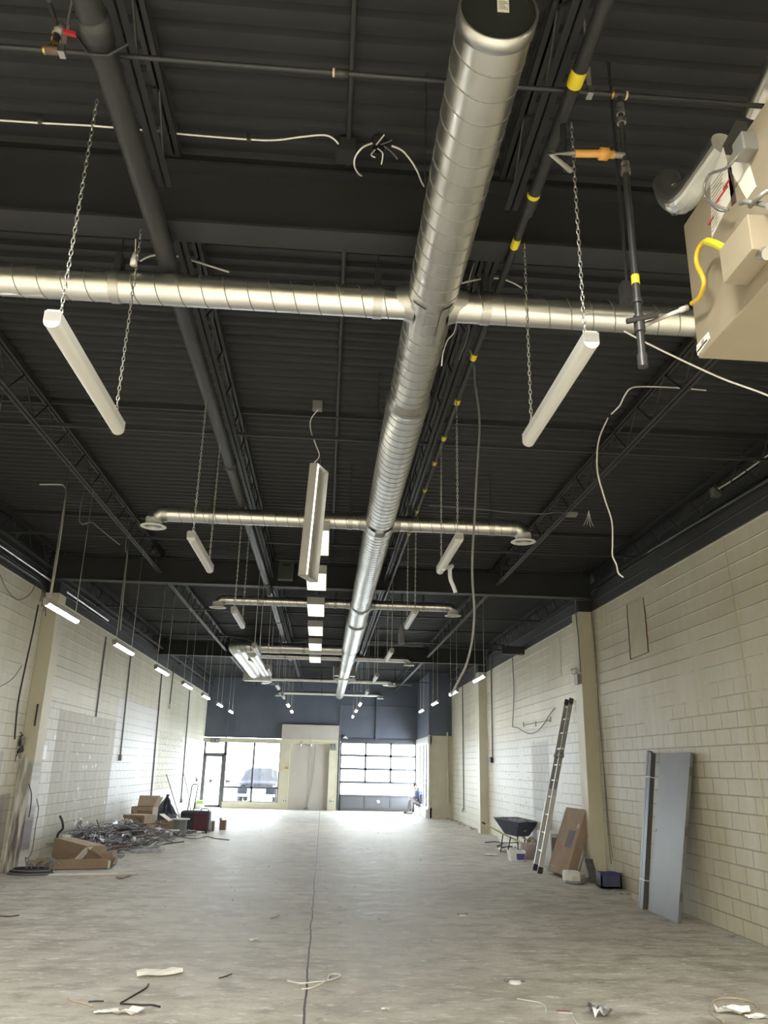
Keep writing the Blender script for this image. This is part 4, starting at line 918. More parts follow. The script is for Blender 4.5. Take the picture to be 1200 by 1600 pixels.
# distant ceiling fans glimpsed beyond the last ducts
for k, (px, py, lb) in enumerate(((605, 1070, 'white ceiling fan right of the main duct at the far end'), (425, 1067, 'white ceiling fan left of the main duct at the far end'))):
    p = at(px+(12 if k == 0 else 0), py, y=30.5); o = thing('ceiling_fan', lb, 'fan', p, None)
    MB().lathe([(0, .08), (.09, .06), (.10, -.02), (.06, -.07), (0, -.08)], p, 'z', 16).build('motor', M['grey'], o)
    MB().tube([(p.x, p.y, p.z+.05), (p.x, p.y, DECK)], .015, 6).build('rod', M['steel'], o)
    for q in range(3):
        a = radians(8+120*q); d_ = Vector((cos(a), sin(a), 0)); n_ = Vector((-sin(a), cos(a), .2))*.07
        MB().obox(p+d_*.1-n_, d_*.55, n_*2, (0, 0, .012)).build('blade', M['white'], o)

# ------------------------------------------------------------------ things on the left wall
o = thing('wall_conduit', 'bright conduit running along the dark band of the left wall', 'conduit', (-5.12, 14, 4.92))
MB().tube([(-5.12, 5, 4.95), (-5.12, 18.6, 4.90)], .022, 8).build('conduit_run', M['chrome'], o)
o = thing('wall_conduit', 'dull pipe along the left wall band ending in loose wires', 'conduit', (-5.12, 11, 4.72))
MB().tube([(-5.12, 5, 4.80), (-5.12, 14.0, 4.78)], .03, 8).build('conduit_run', M['pipe'], o)
for k in range(4): MB().tube(smoothpath([(-5.10, 13.9, 4.78), (-5.05, 14.0+.05*k, 4.62), (-5.03, 13.9+.13*k, 4.4-.06*k)]), .007, 5).build('wire', M['wireb'], o)
def wall_run(name, label, pts, r, m_, x=LX+.02, box=None, cat='conduit', boxm='boxm'):
    o = thing(name, label, cat, at(*pts[0], x=x))
    MB().tube([at(*p_, x=x) for p_ in pts], r, 7).build('run', M[m_], o)
    if box:
        p_ = at(*pts[-1], x=x); s = 1 if x < 0 else -1
        MB().box((min(x-.02, x+s*.06), p_.y-.07*box, p_.z-.08*box), (max(x-.02, x+s*.06), p_.y+.07*box, p_.z+.03*box)).build('outlet_box', M[boxm], o)
    return o
wall_run('wall_conduit', 'dark conduit down the left wall ending above the patched area', [(166, 995), (150, 1120)], .018, 'wireg')
wall_run('wall_conduit', 'dark conduit down the left wall ending in a double grey outlet box', [(205, 1018), (188, 1182)], .018, 'wireg', box=1.3)
wall_run('wall_conduit', 'dark conduit down the left wall ending behind the cardboard boxes', [(253, 1050), (236, 1246)], .022, 'wireg')
wall_run('wall_conduit', 'thin conduit on the left wall ending in a small white lamp', [(272, 1040), (265, 1102)], .02, 'wireg', box=1.4, boxm='white')
wall_run('wall_conduit', 'thin conduit down the far left wall to a dark outlet box above the suitcase', [(297, 1075), (283, 1250)], .02, 'wireg', box=1.2)
wall_run('wall_conduit', 'pale conduit on the left wall beside the column', [(90, 975), (64, 1150)], .014, 'cream')
wall_run('wall_conduit', 'black conduit down the left column corner to the floor', [(76, 995), (60, 1100), (46, 1165)], .014, 'wireg')
cable('wall_cable', 'black cable down the left column to the tangle of wires', [at(60, 945, x=LX+.3), at(52, 985, x=LX+.3), at(40, 1040, x=LX+.28), at(28, 1100, x=LX+.28), at(23, 1155, x=LX+.28)], .014, 'wireb')
cable('wall_cable', 'thin black cable sagging from the dark band at the left edge', [at(-5, 885, x=LX+.05), at(10, 920, x=LX+.05), at(28, 937, x=LX+.05), at(45, 930, x=LX+.05), at(55, 915, x=LX+.08)], .008, 'wireg')
cable('wall_cable', 'thin grey cable curving down toward the left edge of the column', [at(34, 1040, x=LX+.05), at(20, 1060, x=LX+.05), at(0, 1073, x=LX+.05), at(-15, 1078, x=LX+.05)], .007, 'wireg')
o = thing('wire_tangle', 'tangle of black wires and sockets on the left column', 'wires', at(30, 1168, x=LX+.27))
p = at(30, 1168, y=14.51)
for k in range(9):
    pts = [p+Vector((RND.uniform(-.10, .11), -.02-.04*RND.random(), RND.uniform(-.28, .22))) for _ in range(4)]
    MB().tube(smoothpath(pts), .009, 5).build('wire', M['wireb'] if k % 3 else M['wireg'], o)
for k in range(3): MB().box((p.x-.06+.05*k, p.y-.05, p.z+.02*k), (p.x-.02+.05*k, p.y+.02, p.z+.12+.03*k)).build('socket', M['maroon'] if k == 1 else M['boxm'], o)
o = thing('breaker_box', 'beige electrical box with an open grey side on the left column edge', 'electrical box', at(56, 1175, x=LX+.05))
q0, q1 = at(48, 1163, x=LX+.1), at(62, 1186, x=LX+.1)
MB().box((LX, 15.07, q1.z), (LX+.14, 15.28, q0.z)).build('housing', M['boxm'], o)
MB().box((LX, 15.28, q1.z), (LX+.16, 15.5, q0.z)).build('door', M['white'], o)
MB().tube(smoothpath([at(55, 1146, x=LX+.1), at(58, 1156, x=LX+.12), at(61, 1163, x=LX+.1)]), .008, 5).tube([at(61, 1146, x=LX+.1), at(61, 1163, x=LX+.1)], .008, 5).build('wire', M['wireg'], o)
p = at(58, 1140, x=LX+.06); tag(MB().box((LX, p.y-.16, p.z-.07), (LX+.1, p.y+.12, p.z+.07)).build('outlet_box', M['wireb']), 'small black box above the beige electrical box on the left wall', 'electrical box')
p = at(50, 1197, x=LX+.06); tag(MB().box((LX, p.y-.2, p.z-.12), (LX+.1, p.y+.2, p.z+.12)).build('broken_box', M['grey']), 'broken grey box below the beige electrical box', 'electrical box')
cable('wall_cable', 'grey cable hanging in a loop below the broken electrical box', [at(54, 1205, x=LX+.08), at(54, 1235, x=LX+.08), at(60, 1262, x=LX+.08), at(56, 1290, x=LX+.08), at(50, 1330, x=LX+.1), at(42, 1345, x=LX+.15), at(48, 1352, x=LX+.2), at(60, 1350, x=LX+.2)], .008, 'wireg')
cable('wall_cable', 'black plug cable hanging from the white streaked column base', [at(45, 1225, x=LX+.27), at(49, 1240, x=LX+.27), at(48, 1260, x=LX+.27), at(45, 1277, x=LX+.27)], .009, 'wireb')
wall_run('switch_box', 'small dark switch on the far left wall beside the glass door', [(307, 1214), (307, 1218)], .02, 'wireg', box=1.0, cat='switch')
tag(MB().box((LX, 14.24-.21, 2.1), (LX+.26, 14.245, 2.55)).build('column_slot', M['cream']), 'cream cover plate on the face of the left column', 'cover plate')
o = bpy.data.objects['column_slot']; bpy.data.objects.remove(o)
q = at(47, 1120, x=LX+.257); tag(MB().box((-5.03, 14.53, 2.35), (-5.00, 14.55, 2.72)).build('wall_slot', M['wireb']), 'dark vertical slot high on the left column', 'slot')

# ------------------------------------------------------------------ things on the right wall
o = thing('sealed_opening', 'tall patched opening outlined by red brown cracks on the right wall', 'patch', (RX-.005, 12.4, 4.0))
MB().box((RX-.012, 12.06, 3.60), (RX-.001, 12.77, 4.49)).build('patch', M['cream'], o)
def crack(pts, m_, r=.008):
    P_ = []
    for a_, b_ in zip(pts, pts[1:]):
        for k in range(9): t = k/9; P_.append((RX-.012, a_[0]+(b_[0]-a_[0])*t+RND.uniform(-.012, .012), a_[1]+(b_[1]-a_[1])*t))
    P_.append((RX-.012, *pts[-1])); return MB().tube(P_, r, 4)
crack([(12.77, 4.49), (12.78, 3.58)], 'redcrack', .012).build('crack', M['redcrack'], o)
crack([(12.06, 4.47), (12.05, 3.9), (12.05, 3.6)], 'redcrack', .009).build('crack', M['redcrack'], o)
crack([(12.78, 3.58), (12.05, 3.60)], 'redcrack', .008).build('crack', M['greyink'], o)
crack([(12.77, 4.49), (12.06, 4.47)], 'redcrack', .005).build('crack', M['greyink'], o)
o = tag(MB().box((RX-.014, 16.75, 3.76), (RX, 17.62, 4.57)).build('wall_patch', M['cream']), 'plain cream rectangle on the block wall just beyond the right column', 'patch')
wl_ = thing('wall_cable', 'pair of dark wires hanging down the near side of the right column', 'cable', (RX-.03, 14.0, 3))
MB().tube(smoothpath([at(924, 957, x=RX-.03), at(929, 1010, x=RX-.03), at(935, 1100, x=RX-.03), at(943, 1200, x=RX-.03), at(950, 1300, x=RX-.03), at(955, 1350, x=RX-.03)]), .009, 5).build('wire', M['wireg'], wl_)
MB().tube(smoothpath([at(927, 957, x=RX-.03), at(931, 1030, x=RX-.05), at(936, 1120, x=RX-.03), at(947, 1240, x=RX-.03), at(952, 1300, x=RX-.04), at(957, 1340, x=RX-.03)]), .007, 5).build('wire', M['brown'], wl_)
wall_run('wall_conduit', 'tall painted conduit on the near right wall', [(1130, 838), (1160, 1020), (1196, 1290), (1215, 1490)], .005, 'cream', x=RX-.004)
cable('wall_conduit', 'grey conduit on the beam end down to the emergency light on the right column', [at(886, 894, x=4.72), at(893, 896, x=4.72), at(897, 905, x=4.72), at(900, 960, x=4.72), at(904, 1000, x=4.72), at(907, 1050, x=4.72)], .011, 'wireg', 'conduit', sub=3)
em = thing('emergency_light', 'grey emergency light fixed to the far side of the right column', 'emergency light', at(903, 1058, x=4.72))
p = at(903, 1060, x=4.74); MB().box((4.66, 14.66, p.z-.12), (4.78, 14.86, p.z+.06)).build('housing', M['boxm'], em)
for s in (0, 1): MB().lathe([(0, -.04), (.05, -.04), (.06, .03), (0, .03)], (4.64, 14.72+.12*s, p.z+.12), 'x', 12).build('lamp_head', M['white'], em)
w2_ = thing('wall_conduit', 'dark conduit down the middle of the right wall ending in a black outlet box', 'conduit', at(766, 1100, x=RX-.03))
MB().tube([at(767, 1023, x=RX-.03), at(769.5, 1184, x=RX-.03)], .02, 7).build('run', M['wireg'], w2_)
MB().box((RX-.09, 24.05, 2.0), (RX-.01, 24.3, 2.16)).build('outlet_box', M['wireb'], w2_)
wall_run('wall_conduit', 'dark conduit down the far right wall beyond the second column', [(722.5, 1070), (724.5, 1265)], .02, 'wireg', x=RX-.03, box=1.0)
cable('wall_cable', 'loose dark cable drooping in a curve on the right wall above the plaster patch', [at(800, 1020, x=RX-.03), at(803, 1080, x=RX-.03), at(801, 1130, x=RX-.03), at(802, 1136, x=RX-.03), at(808, 1137, x=RX-.03), at(818, 1143, x=RX-.05), at(828, 1146, x=RX-.06), at(840, 1142, x=RX-.06), at(850, 1131, x=RX-.05), at(858, 1118, x=RX-.05), at(867, 1106, x=RX-.04)], .011, 'wireg')
o = thing('wall_rail', 'grey horizontal rail mark with brackets on the right wall behind the drooping cable', 'rail', at(840, 1128, x=RX-.02))
MB().tube([at(818, 1133, x=RX-.01), at(860, 1125, x=RX-.01)], .012, 6).build('rail', M['greyink'], o)
for a_, b_ in ((818, 1132), (837, 1131), (860, 1124)): MB().tube([at(a_, b_-4, x=RX-.01), at(a_, b_+4, x=RX-.01)], .013, 6).build('bracket', M['greyink'], o)
# dark support arms on the right wall
for k, (a_, b_) in enumerate((((765, 1014), (784, 1016)),)):
    tag(MB().tube([at(700, 1011, y=20), at(784, 1016, y=20)], .02, 6).box((at(784, 1016, y=20).x-.02, 19.9, at(784, 1016, y=20).z-.1), (RX, 20.1, at(784, 1016, y=20).z+.1)).build('steel_support', M['steel']), 'dark steel arm reaching from the right wall between the two columns', 'bracket')

# ------------------------------------------------------------------ things along the right wall, on the floor
# grey steel door slab and its frame
ds = thing('door_slab', 'grey steel door slab leaning against the right wall', 'door', (4.56, 11.3, 0))
A, B_ = F(1008, 1421.5), F(1060, 1444); A = Vector((4.56, 11.78, 0)); B_ = Vector((4.56, 10.80, 0))
up = (at(1040, 1173, x=4.90) - Vector((4.56, 11.6, 0))); up = Vector((.33, -.10, 2.06)).normalized()*2.11
wd = (B_-A)
th = wd.cross(up).normalized()*.045
if th.x < 0: th = -th
MB().obox(A, wd, up, th).build('slab', M['doorg'], ds, bevel=.003)
for t in (.12, .50, .86):
    MB().obox(A+wd*1.0+up*t+wd.normalized()*.0, wd.normalized()*.003, up.normalized()*.11, th*.9).build('hinge_recess', M['doord'], ds)
q = A + wd*.06 + up*.50 - th.normalized()*.003
MB().tube([q, q+th.normalized()*.006], .022, 12).build('lock_bore', M['wireb'], ds)
MB().tube([q-th.normalized()*.001, q+th.normalized()*.002], .012, 10).build('bore_rim', M['white'], ds)
fr = thing('door_frame_bundle', 'dark bundled door frame leaning behind the grey door slab', 'door frame', (4.55, 12.0, 0))
A2 = Vector((4.52, 12.02, 0)); up2 = Vector((.36, .14, 2.13)); u2 = up2.normalized()
side = Vector((.0, -.16, 0)); t2 = Vector((.07, 0, -.012))
MB().obox(A2, side*.35, up2, t2).build('jamb', M['doord'], fr)
MB().obox(A2+side*.42, side*.33, up2*.99, t2*1.2).build('jamb', mat('grey_frame', (.12, .12, .12), .4), fr)
MB().obox(A2+side*.78, side*.32, up2*.985, t2).build('jamb', M['doord'], fr)
for t in (.17, .82): MB().obox(A2+up2*t-side*.04-t2*.06, side*1.15, u2*.012, t2*1.4).build('tie', M['wirew'], fr)
wbk = thing('wood_block', 'small pale wood block standing behind the door frame bundle', 'block', (4.8, 12.75, 0))
MB().box((4.72, 12.45, 0), (4.9, 12.75, .09)).build('block', M['wood'], wbk); MB().box((4.82, 12.5, .09), (4.88, 12.6, .24)).build('upright', M['wood'], wbk)

# ladder
ld = thing('ladder', 'tall folding aluminium ladder leaning on the right wall', 'ladder', (4.05, 15.9, 0))
fa, fb = Vector((4.06, 15.62, .0)), Vector((4.09, 16.08, .0))
ta, tb = Vector((4.90, 15.86, 3.2)), Vector((4.90, 16.16, 3.2))
def lerp(a_, b_, t): return a_ + (b_-a_)*t
def rail(f0, t0_, a_, b_, w_, d_, mt, nm):
    p0, p1 = lerp(f0, t0_, a_), lerp(f0, t0_, b_); ax_ = (p1-p0); n1 = Vector((0, 1, 0)); n2 = ax_.cross(n1).normalized()
    return MB().obox(p0-n1*w_/2-n2*d_/2, ax_, n1*w_, n2*d_).build(nm, mt, ld)
al = mat('ladder_aluminium', (.30, .30, .29), .45, .3); al2 = mat('ladder_bright', (.58, .58, .56), .4, .3)
for f0, t0_ in ((fa, ta), (fb, tb)):
    rail(f0, t0_, .03, .46, .030, .085, al2, 'outer_rail'); rail(f0, t0_, .20, .66, .026, .07, al, 'inner_rail'); rail(f0, t0_, .66, .985, .030, .08, al, 'upper_rail')
    rail(f0, t0_, 0, .035, .04, .095, M['wireb'], 'rubber_foot'); rail(f0, t0_, .965, 1.0, .034, .085, M['wireb'], 'rail_cap')
    c = lerp(f0, t0_, .655); MB().lathe([(0, -.035), (.055, -.03), (.055, .03), (0, .035)], c, 'y', 14).build('hinge', M['boxm'], ld)
for k, t in enumerate((.115, .215, .315, .415, .51, .60, .695, .79, .875, .95)):
    a_, b_ = lerp(fa, ta, t), lerp(fb, tb, t); MB().tube([a_-Vector((0, .03, 0)), b_+Vector((0, .03, 0))], .017, 8).build('rung', M['alumb'], ld)
    if k in (3, 6): MB().tube([a_-Vector((0, .06, 0)), b_+Vector((0, .06, 0))], .022, 8).build('lock_knob', M['white'], ld)

# leaning cardboard carton
bx = thing('tall_carton', 'tall flat cardboard carton leaning by the right column', 'box', (4.25, 15.2, 0))
A = Vector((4.24, 15.62, .03)); wd = Vector((.10, -.86, 0)); up = Vector((.42, .03, 1.10)); th = wd.cross(up).normalized()*.16
if th.x < 0: th = -th
th2 = Vector((th.x, th.y, th.z))
A = Vector((4.22, 15.66, .06))
MB().obox(A, wd, up, th2).build('carton', M['card'], bx, bevel=.004)
MB().obox(A-wd.normalized()*.002, wd.normalized()*-.002, up, th2).build('light_side', M['cardl'], bx)
nn = -th.normalized()*.003
MB().obox(A+wd*.50+up*.40+nn, wd*.30, up*.26, th.normalized()*.002).build('printed_panel', mat('grey_print', (.10, .10, .11), .6), bx)
MB().obox(A+wd*.30+up*.35+nn, wd*.09, up*.06, th.normalized()*.002).build('red_sticker', mat('red_print', (.5, .06, .05), .6), bx)
MB().obox(A+wd*.86+up*.70+nn, wd*.05, up*.07, th.normalized()*.002).build('white_mark', M['paper'], bx)
MB().obox(A+wd*.10+up*.08+nn, wd*.25, up*.015, th.normalized()*.002).build('print_line', M['greyink'], bx)
fm = thing('foam_block', 'white foam packing block on the floor before the cardboard carton', 'foam block', F(893, 1380))
p = F(893, 1378); MB().box((p.x-.13, p.y-.12, 0), (p.x+.13, p.y+.12, .18)).build('block', M['foam'], fm, bevel=.03)
MB().box((p.x-.02, p.y-.125, .03), (p.x+.06, p.y-.12, .10)).build('hollow', M['paper'], fm)
ct = thing('blue_crate', 'dark blue crate tipped against the foot of the right column', 'crate', (4.75, 14.0, 0))
m = MB(); R_ = Matrix.Rotation(radians(-14), 3, 'X'); 
for a, b in (((4.58, 13.72, .02), (4.60, 14.0, .24)), ((4.90, 13.72, .02), (4.92, 14.0, .24)), ((4.58, 13.72, .02), (4.92, 13.74, .24)), ((4.58, 13.98, .02), (4.92, 14.0, .24)), ((4.58, 13.72, .02), (4.92, 14.0, .04))): m.box(a, b)
m.build('crate_body', M['bluet'], ct)
MB().box((4.57, 13.705, .21), (4.93, 13.725, .25)).build('rim', M['blue'], ct)
ms = thing('metal_strip', 'bent pale metal strip lying between the foam block and the crate', 'strip', F(915, 1380))
MB().tube(smoothpath([F(885, 1380)+Vector((0, 0, .02)), F(905, 1383)+Vector((0, 0, .03)), F(925, 1377)+Vector((0, 0, .06)), F(940, 1377)+Vector((0, 0, .03))]), .03, 5, smooth=False).build('strip', M['scrapm'], ms)
bs = thing('bent_board', 'dark bent board leaning behind the cardboard carton', 'board', (4.6, 14.9, 0))
MB().obox((4.50, 14.75, 0), (.03, .12, 0), (.12, -.1, .42), (-.02, .0, 0)).obox((4.62, 14.4, 0), (.12, .0, 0), (.0, .25, .36), (.02, 0, 0)).build('board', M['grey'], bs)
wp = thing('white_carton', 'white panel box standing against the wall behind the ladder', 'box', (4.7, 17, 0))
MB().box((4.55, 16.55, 0), (4.95, 17.6, .62)).build('carton', mat('off_white_board', (.55, .56, .54), .6), wp)
MB().box((4.57, 16.545, .3), (4.85, 16.55, .55)).build('dark_panel', M['grey'], wp)
pl = thing('plaster_board', 'pale board leaning on the plaster patch behind the wheelbarrow', 'board', (4.9, 18.6, 0))
MB().obox((4.72, 18.1, 0), (.03, 0, 0), (0, .95, 0), (.22, 0, .95)).build('board', mat('pale_board', (.48, .47, .42), .6), pl)

# wheelbarrow
wbw = thing('wheelbarrow', 'dark blue wheelbarrow with yellow handles beside the ladder', 'wheelbarrow', (4.35, 19.4, 0))
o_ = Vector((4.50, 19.2, 0)); ax_ = Vector((.35, -.94, 0)).normalized()   # handle end -> wheel end
sd = Vector((ax_.y*-1, ax_.x, 0))
def WB(l, s, z): return o_ + ax_*l + sd*s + Vector((0, 0, z))
top = [WB(-.46, -.33, .74), WB(-.46, .33, .74), WB(.50, .27, .70), WB(.50, -.27, .70)]
bot = [WB(-.20, -.20, .40), WB(-.20, .20, .40), WB(.22, .17, .38), WB(.22, -.17, .38)]
m = MB(); m.add(bot+top, [(0, 1, 2, 3), (0, 4, 5, 1), (1, 5, 6, 2), (2, 6, 7, 3), (3, 7, 4, 0)]); tr_ = m.build('tray', M['bluet'], wbw)
sm = tr_.modifiers.new('thick', 'SOLIDIFY'); sm.thickness = .008
MB().tube(top+[top[0]], .014, 6).build('tray_rim', M['grey'], tr_)
MB().add([WB(-.22, -.205, .44), WB(-.36, -.27, .60), WB(.38, -.235, .58), WB(.24, -.18, .44)], [(0, 1, 2, 3)]).build('paint_patch', M['blue'], tr_)
for s in (-1, 1):
    MB().tube([WB(-.95, s*.30, .58), WB(-.2, s*.2, .38), WB(.62, s*.06, .20)], .018, 8).build('handle', M['yellowh'], wbw)
    MB().tube([WB(-1.0, s*.31, .595), WB(-.88, s*.29, .565)], .022, 8).build('grip', M['wireb'], wbw)
    MB().tube([WB(-.28, s*.20, .40), WB(-.34, s*.24, .0), WB(-.05, s*.24, .0), WB(.02, s*.19, .36)], .014, 6).build('leg', M['wireb'], wbw)
MB().tube([WB(-.31, -.22, .2), WB(-.31, .22, .2)], .010, 6).build('leg_brace', M['wireb'], wbw)
m = MB(); cc = WB(.58, 0, .20); pts = [cc + ax_*(.165*cos(2*pi*k/20)) + Vector((0, 0, .165*sin(2*pi*k/20))) for k in range(21)]
m.tube(pts, .04, 10, cap=False).build('tyre', M['rubber'], wbw)
MB().tube([cc-sd*.03, cc+sd*.03], .10, 16).build('hub', M['yellowh'], wbw)
lm = thing('mortar_lumps', 'dried mortar lumps lying in the wheelbarrow tray', 'mortar', WB(0, 0, .6))
for k in range(5):
    q = WB(-.25+.13*k, .05*(k % 2), .66); MB().lathe([(0, .09), (.07, .07), (.10, 0), (.08, -.16), (0, -.2)], q, 'z', 7, False).build('lump', M['snow'], lm)
lb_ = thing('lumber_stack', 'white planks lying on the floor behind the wheelbarrow', 'planks', F(790, 1318))
MB().obox(F(781, 1316)+Vector((0, 0, 0)), Vector((.14, 0, 0)), F(812, 1326)-F(781, 1316), (0, 0, .06)).build('plank', M['foam'], lb_)
MB().obox(F(781, 1316)+Vector((.02, .3, .06)), Vector((.12, 0, 0)), (F(812, 1326)-F(781, 1316))*.7, (0, 0, .04)).build('plank', M['foam'], lb_)
pc = thing('paint_tub', 'small white tub with a blue side on the floor before the wheelbarrow', 'tub', F(808, 1343))
p = F(808, 1345); m = MB(); m.add([(p.x-.15, p.y-.10, 0), (p.x+.13, p.y-.10, 0), (p.x+.13, p.y+.16, 0), (p.x-.15, p.y+.16, 0), (p.x-.18, p.y-.13, .2), (p.x+.16, p.y-.13, .2), (p.x+.16, p.y+.19, .2), (p.x-.18, p.y+.19, .2)], [(0, 3, 2, 1), (0, 1, 5, 4), (1, 2, 6, 5), (2, 3, 7, 6), (3, 0, 4, 7)]); m.build('tub', M['whitepl'], pc)
MB().quad((p.x-.03, p.y-.124, .03), (p.x+.125, p.y-.124, .03), (p.x+.14, p.y-.133, .15), (p.x-.04, p.y-.133, .15)).build('blue_label', mat('violet_blue', (.09, .08, .30), .5), pc)
MB().box((p.x-.1, p.y-.05, .12), (p.x+.1, p.y+.1, .15)).build('contents', M['grey'], pc)
pk = thing('pink_pail', 'pale pinkish pail on the floor between wheelbarrow and ladder', 'pail', F(828, 1341))
p = F(829, 1342); MB().lathe([(0, 0), (.17, 0), (.20, .30), (.205, .31), (.19, .30), (.16, .02)], p, 'z', 20).build('pail', mat('pinkish_plastic', (.50, .42, .40), .5), pk)
MB().disc((p.x, p.y, .27), .188, 'z').build('contents', M['snow'], pk)
for k, (px, py, lb) in enumerate(((788, 1330, 'crumpled white plastic on the floor left of the wheelbarrow legs'), (767, 1336, 'flat scrap of white paper lying left of the wheelbarrow'))):
    p = F(px, py); m = MB(); vs_ = []; 
    for i in range(6):
        for j in range(4): vs_.append((p.x+(i-2.5)*.05, p.y+(j-1.5)*.10, .01+(RND.random()*.07 if k == 0 else .01*RND.random())))
    m.add(vs_, [(i*4+j, i*4+j+1, (i+1)*4+j+1, (i+1)*4+j) for i in range(5) for j in range(3)]); tag(m.build('plastic_scrap' if k == 0 else 'paper_scrap', M['whitepl']), lb, 'scrap')
cable('floor_cable', 'black cable coiled on the floor behind the wheelbarrow', [F(758, 1317)+Vector((0, 0, .012)), F(775, 1316)+Vector((0, 0, .012)), F(785, 1319)+Vector((0, 0, .012)), F(776, 1323)+Vector((0, 0, .012)), F(785, 1325)+Vector((0, 0, .012)), F(800, 1323)+Vector((0, 0, .012))], .014, 'wireb')

# ------------------------------------------------------------------ person on the window sill
ps = thing('person', 'person in a blue jacket sitting bent over a phone on the low window sill', 'person', (3.95, 34.6, 0))
PX, PY = 4.02, 34.55
def skin_obj(name, verts, edges, radii, m_, parent, lev=2, root=0):
    me = bpy.data.meshes.new(name); off = parent_world(parent)
    me.from_pydata([tuple(Vector(v)-off) for v in verts], edges, []); me.materials.append(m_)
    o = bpy.data.objects.new(name, me); COL.objects.link(o); o.parent = parent
    sk = o.modifiers.new('skin', 'SKIN'); sk.use_smooth_shade = True
    for i, r_ in enumerate(radii):
        sv = me.skin_vertices[0].data[i]; sv.radius = (r_, r_) if not isinstance(r_, tuple) else r_
    me.skin_vertices[0].data[root].use_root = True
    sb = o.modifiers.new('sub', 'SUBSURF'); sb.levels = lev; sb.render_levels = lev
    return o
def pp(dx, dy, z): return (PX+dx, PY+dy, z)
V = [pp(.06, 0, .44), pp(.04, 0, .60), pp(-.02, 0, .78), pp(-.08, 0, .92), pp(-.12, 0, .98), pp(-.17, 0, 1.06), pp(-.18, 0, 1.14),   # pelvis..head 0-6
     pp(-.06, .17, .88), pp(-.06, -.17, .88), pp(-.02, .22, .66), pp(-.02, -.22, .66), pp(-.22, .12, .60), pp(-.22, -.12, .60),        # shoulders, elbows, forearm
     pp(-.30, .05, .64), pp(-.30, -.05, .64),                                                                                         # wrists
     pp(.0, .10, .43), pp(.0, -.10, .43), pp(-.36, .12, .50), pp(-.34, -.14, .50), pp(-.42, .12, .10), pp(-.32, -.15, .10), pp(-.54, .12, .05), pp(-.44, -.17, .05)]
E_ = [(0, 1), (1, 2), (2, 3), (3, 4), (4, 5), (5, 6), (3, 7), (3, 8), (7, 9), (8, 10), (9, 11), (10, 12), (11, 13), (12, 14), (0, 15), (0, 16), (15, 17), (16, 18), (17, 19), (18, 20), (19, 21), (20, 22)]
Rr = [.11, .11, .12, .10, .05, .085, .08, .06, .06, .042, .042, .034, .034, .026, .026, .085, .085, .058, .058, .034, .034, .018, .018]
skin_obj('body', V, E_, Rr, M['skin'], ps)
# jacket: torso and sleeves, a little larger
Vj = [pp(.08, 0, .42), pp(.06, 0, .58), pp(.01, 0, .77), pp(-.06, 0, .90), pp(-.09, 0, .95), pp(-.05, .18, .88), pp(-.05, -.18, .88), pp(-.01, .23, .66), pp(-.01, -.23, .66), pp(-.25, .10, .615), pp(-.25, -.10, .615)]
skin_obj('jacket', Vj, [(0, 1), (1, 2), (2, 3), (3, 4), (3, 5), (3, 6), (5, 7), (6, 8), (7, 9), (8, 10)], [.165, .16, .165, .14, .09, .085, .085, .065, .065, .045, .045], M['jacket'], ps)
Vt = [pp(.04, 0, .44), pp(.0, .10, .44), pp(.0, -.10, .44), pp(-.37, .12, .515), pp(-.35, -.14, .515), pp(-.42, .12, .13), pp(-.33, -.15, .13)]
skin_obj('trousers', Vt, [(0, 1), (0, 2), (1, 3), (2, 4), (3, 5), (4, 6)], [.13, .10, .10, .078, .078, .06, .06], M['trousers'], ps)
for s, q, mm in ((1, (-.42, .12), M['shoe']), (-1, (-.33, -.15), M['shoew'])):
    skin_obj('shoe', [pp(q[0]+.06, q[1], .05), pp(q[0]-.02, q[1], .055), pp(q[0]-.14, q[1], .042), pp(q[0]-.21, q[1], .035)], [(0, 1), (1, 2), (2, 3)], [.055, .06, .055, .038], mm, ps)
hd = Vector(pp(-.17, 0, 1.09))
m = MB(); prof = [(0.0, .118), (.045, .108), (.078, .08), (.092, .03), (.090, -.02), (.075, -.05)]
m.lathe(prof, hd+Vector((.018, 0, .02)), 'z', 18); m.build('hair', M['hair'], ps)
for s in (-1, 1): MB().lathe([(0, -.01), (.02, -.008), (.025, 0), (.02, .008), (0, .01)], hd+Vector((.0, s*.085, -.005)), 'y', 10).build('ear', M['skin'], ps)
MB().tube([hd+Vector((-.085, 0, .01)), hd+Vector((-.112, 0, -.022)), hd+Vector((-.085, 0, -.03))], .012, 6).build('nose', M['skin'], ps)
for s in (-1, 1): MB().lathe([(0, -.006), (.010, 0), (0, .006)], hd+Vector((-.082, s*.032, .012)), 'x', 8).build('eye', M['hair'], ps)
MB().tube([hd+Vector((-.084, -.022, -.052)), hd+Vector((-.09, 0, -.054)), hd+Vector((-.084, .022, -.052))], .005, 6).build('mouth', mat('lips', (.35, .16, .14), .5), ps)
MB().tube(smoothpath([pp(-.05, .13, 1.0), pp(.03, .08, 1.05), pp(.07, 0, 1.05), pp(.03, -.08, 1.05), pp(-.05, -.13, 1.0)]), .05, 8).build('hood', mat('hood_lining', (.40, .30, .27), .8), ps)
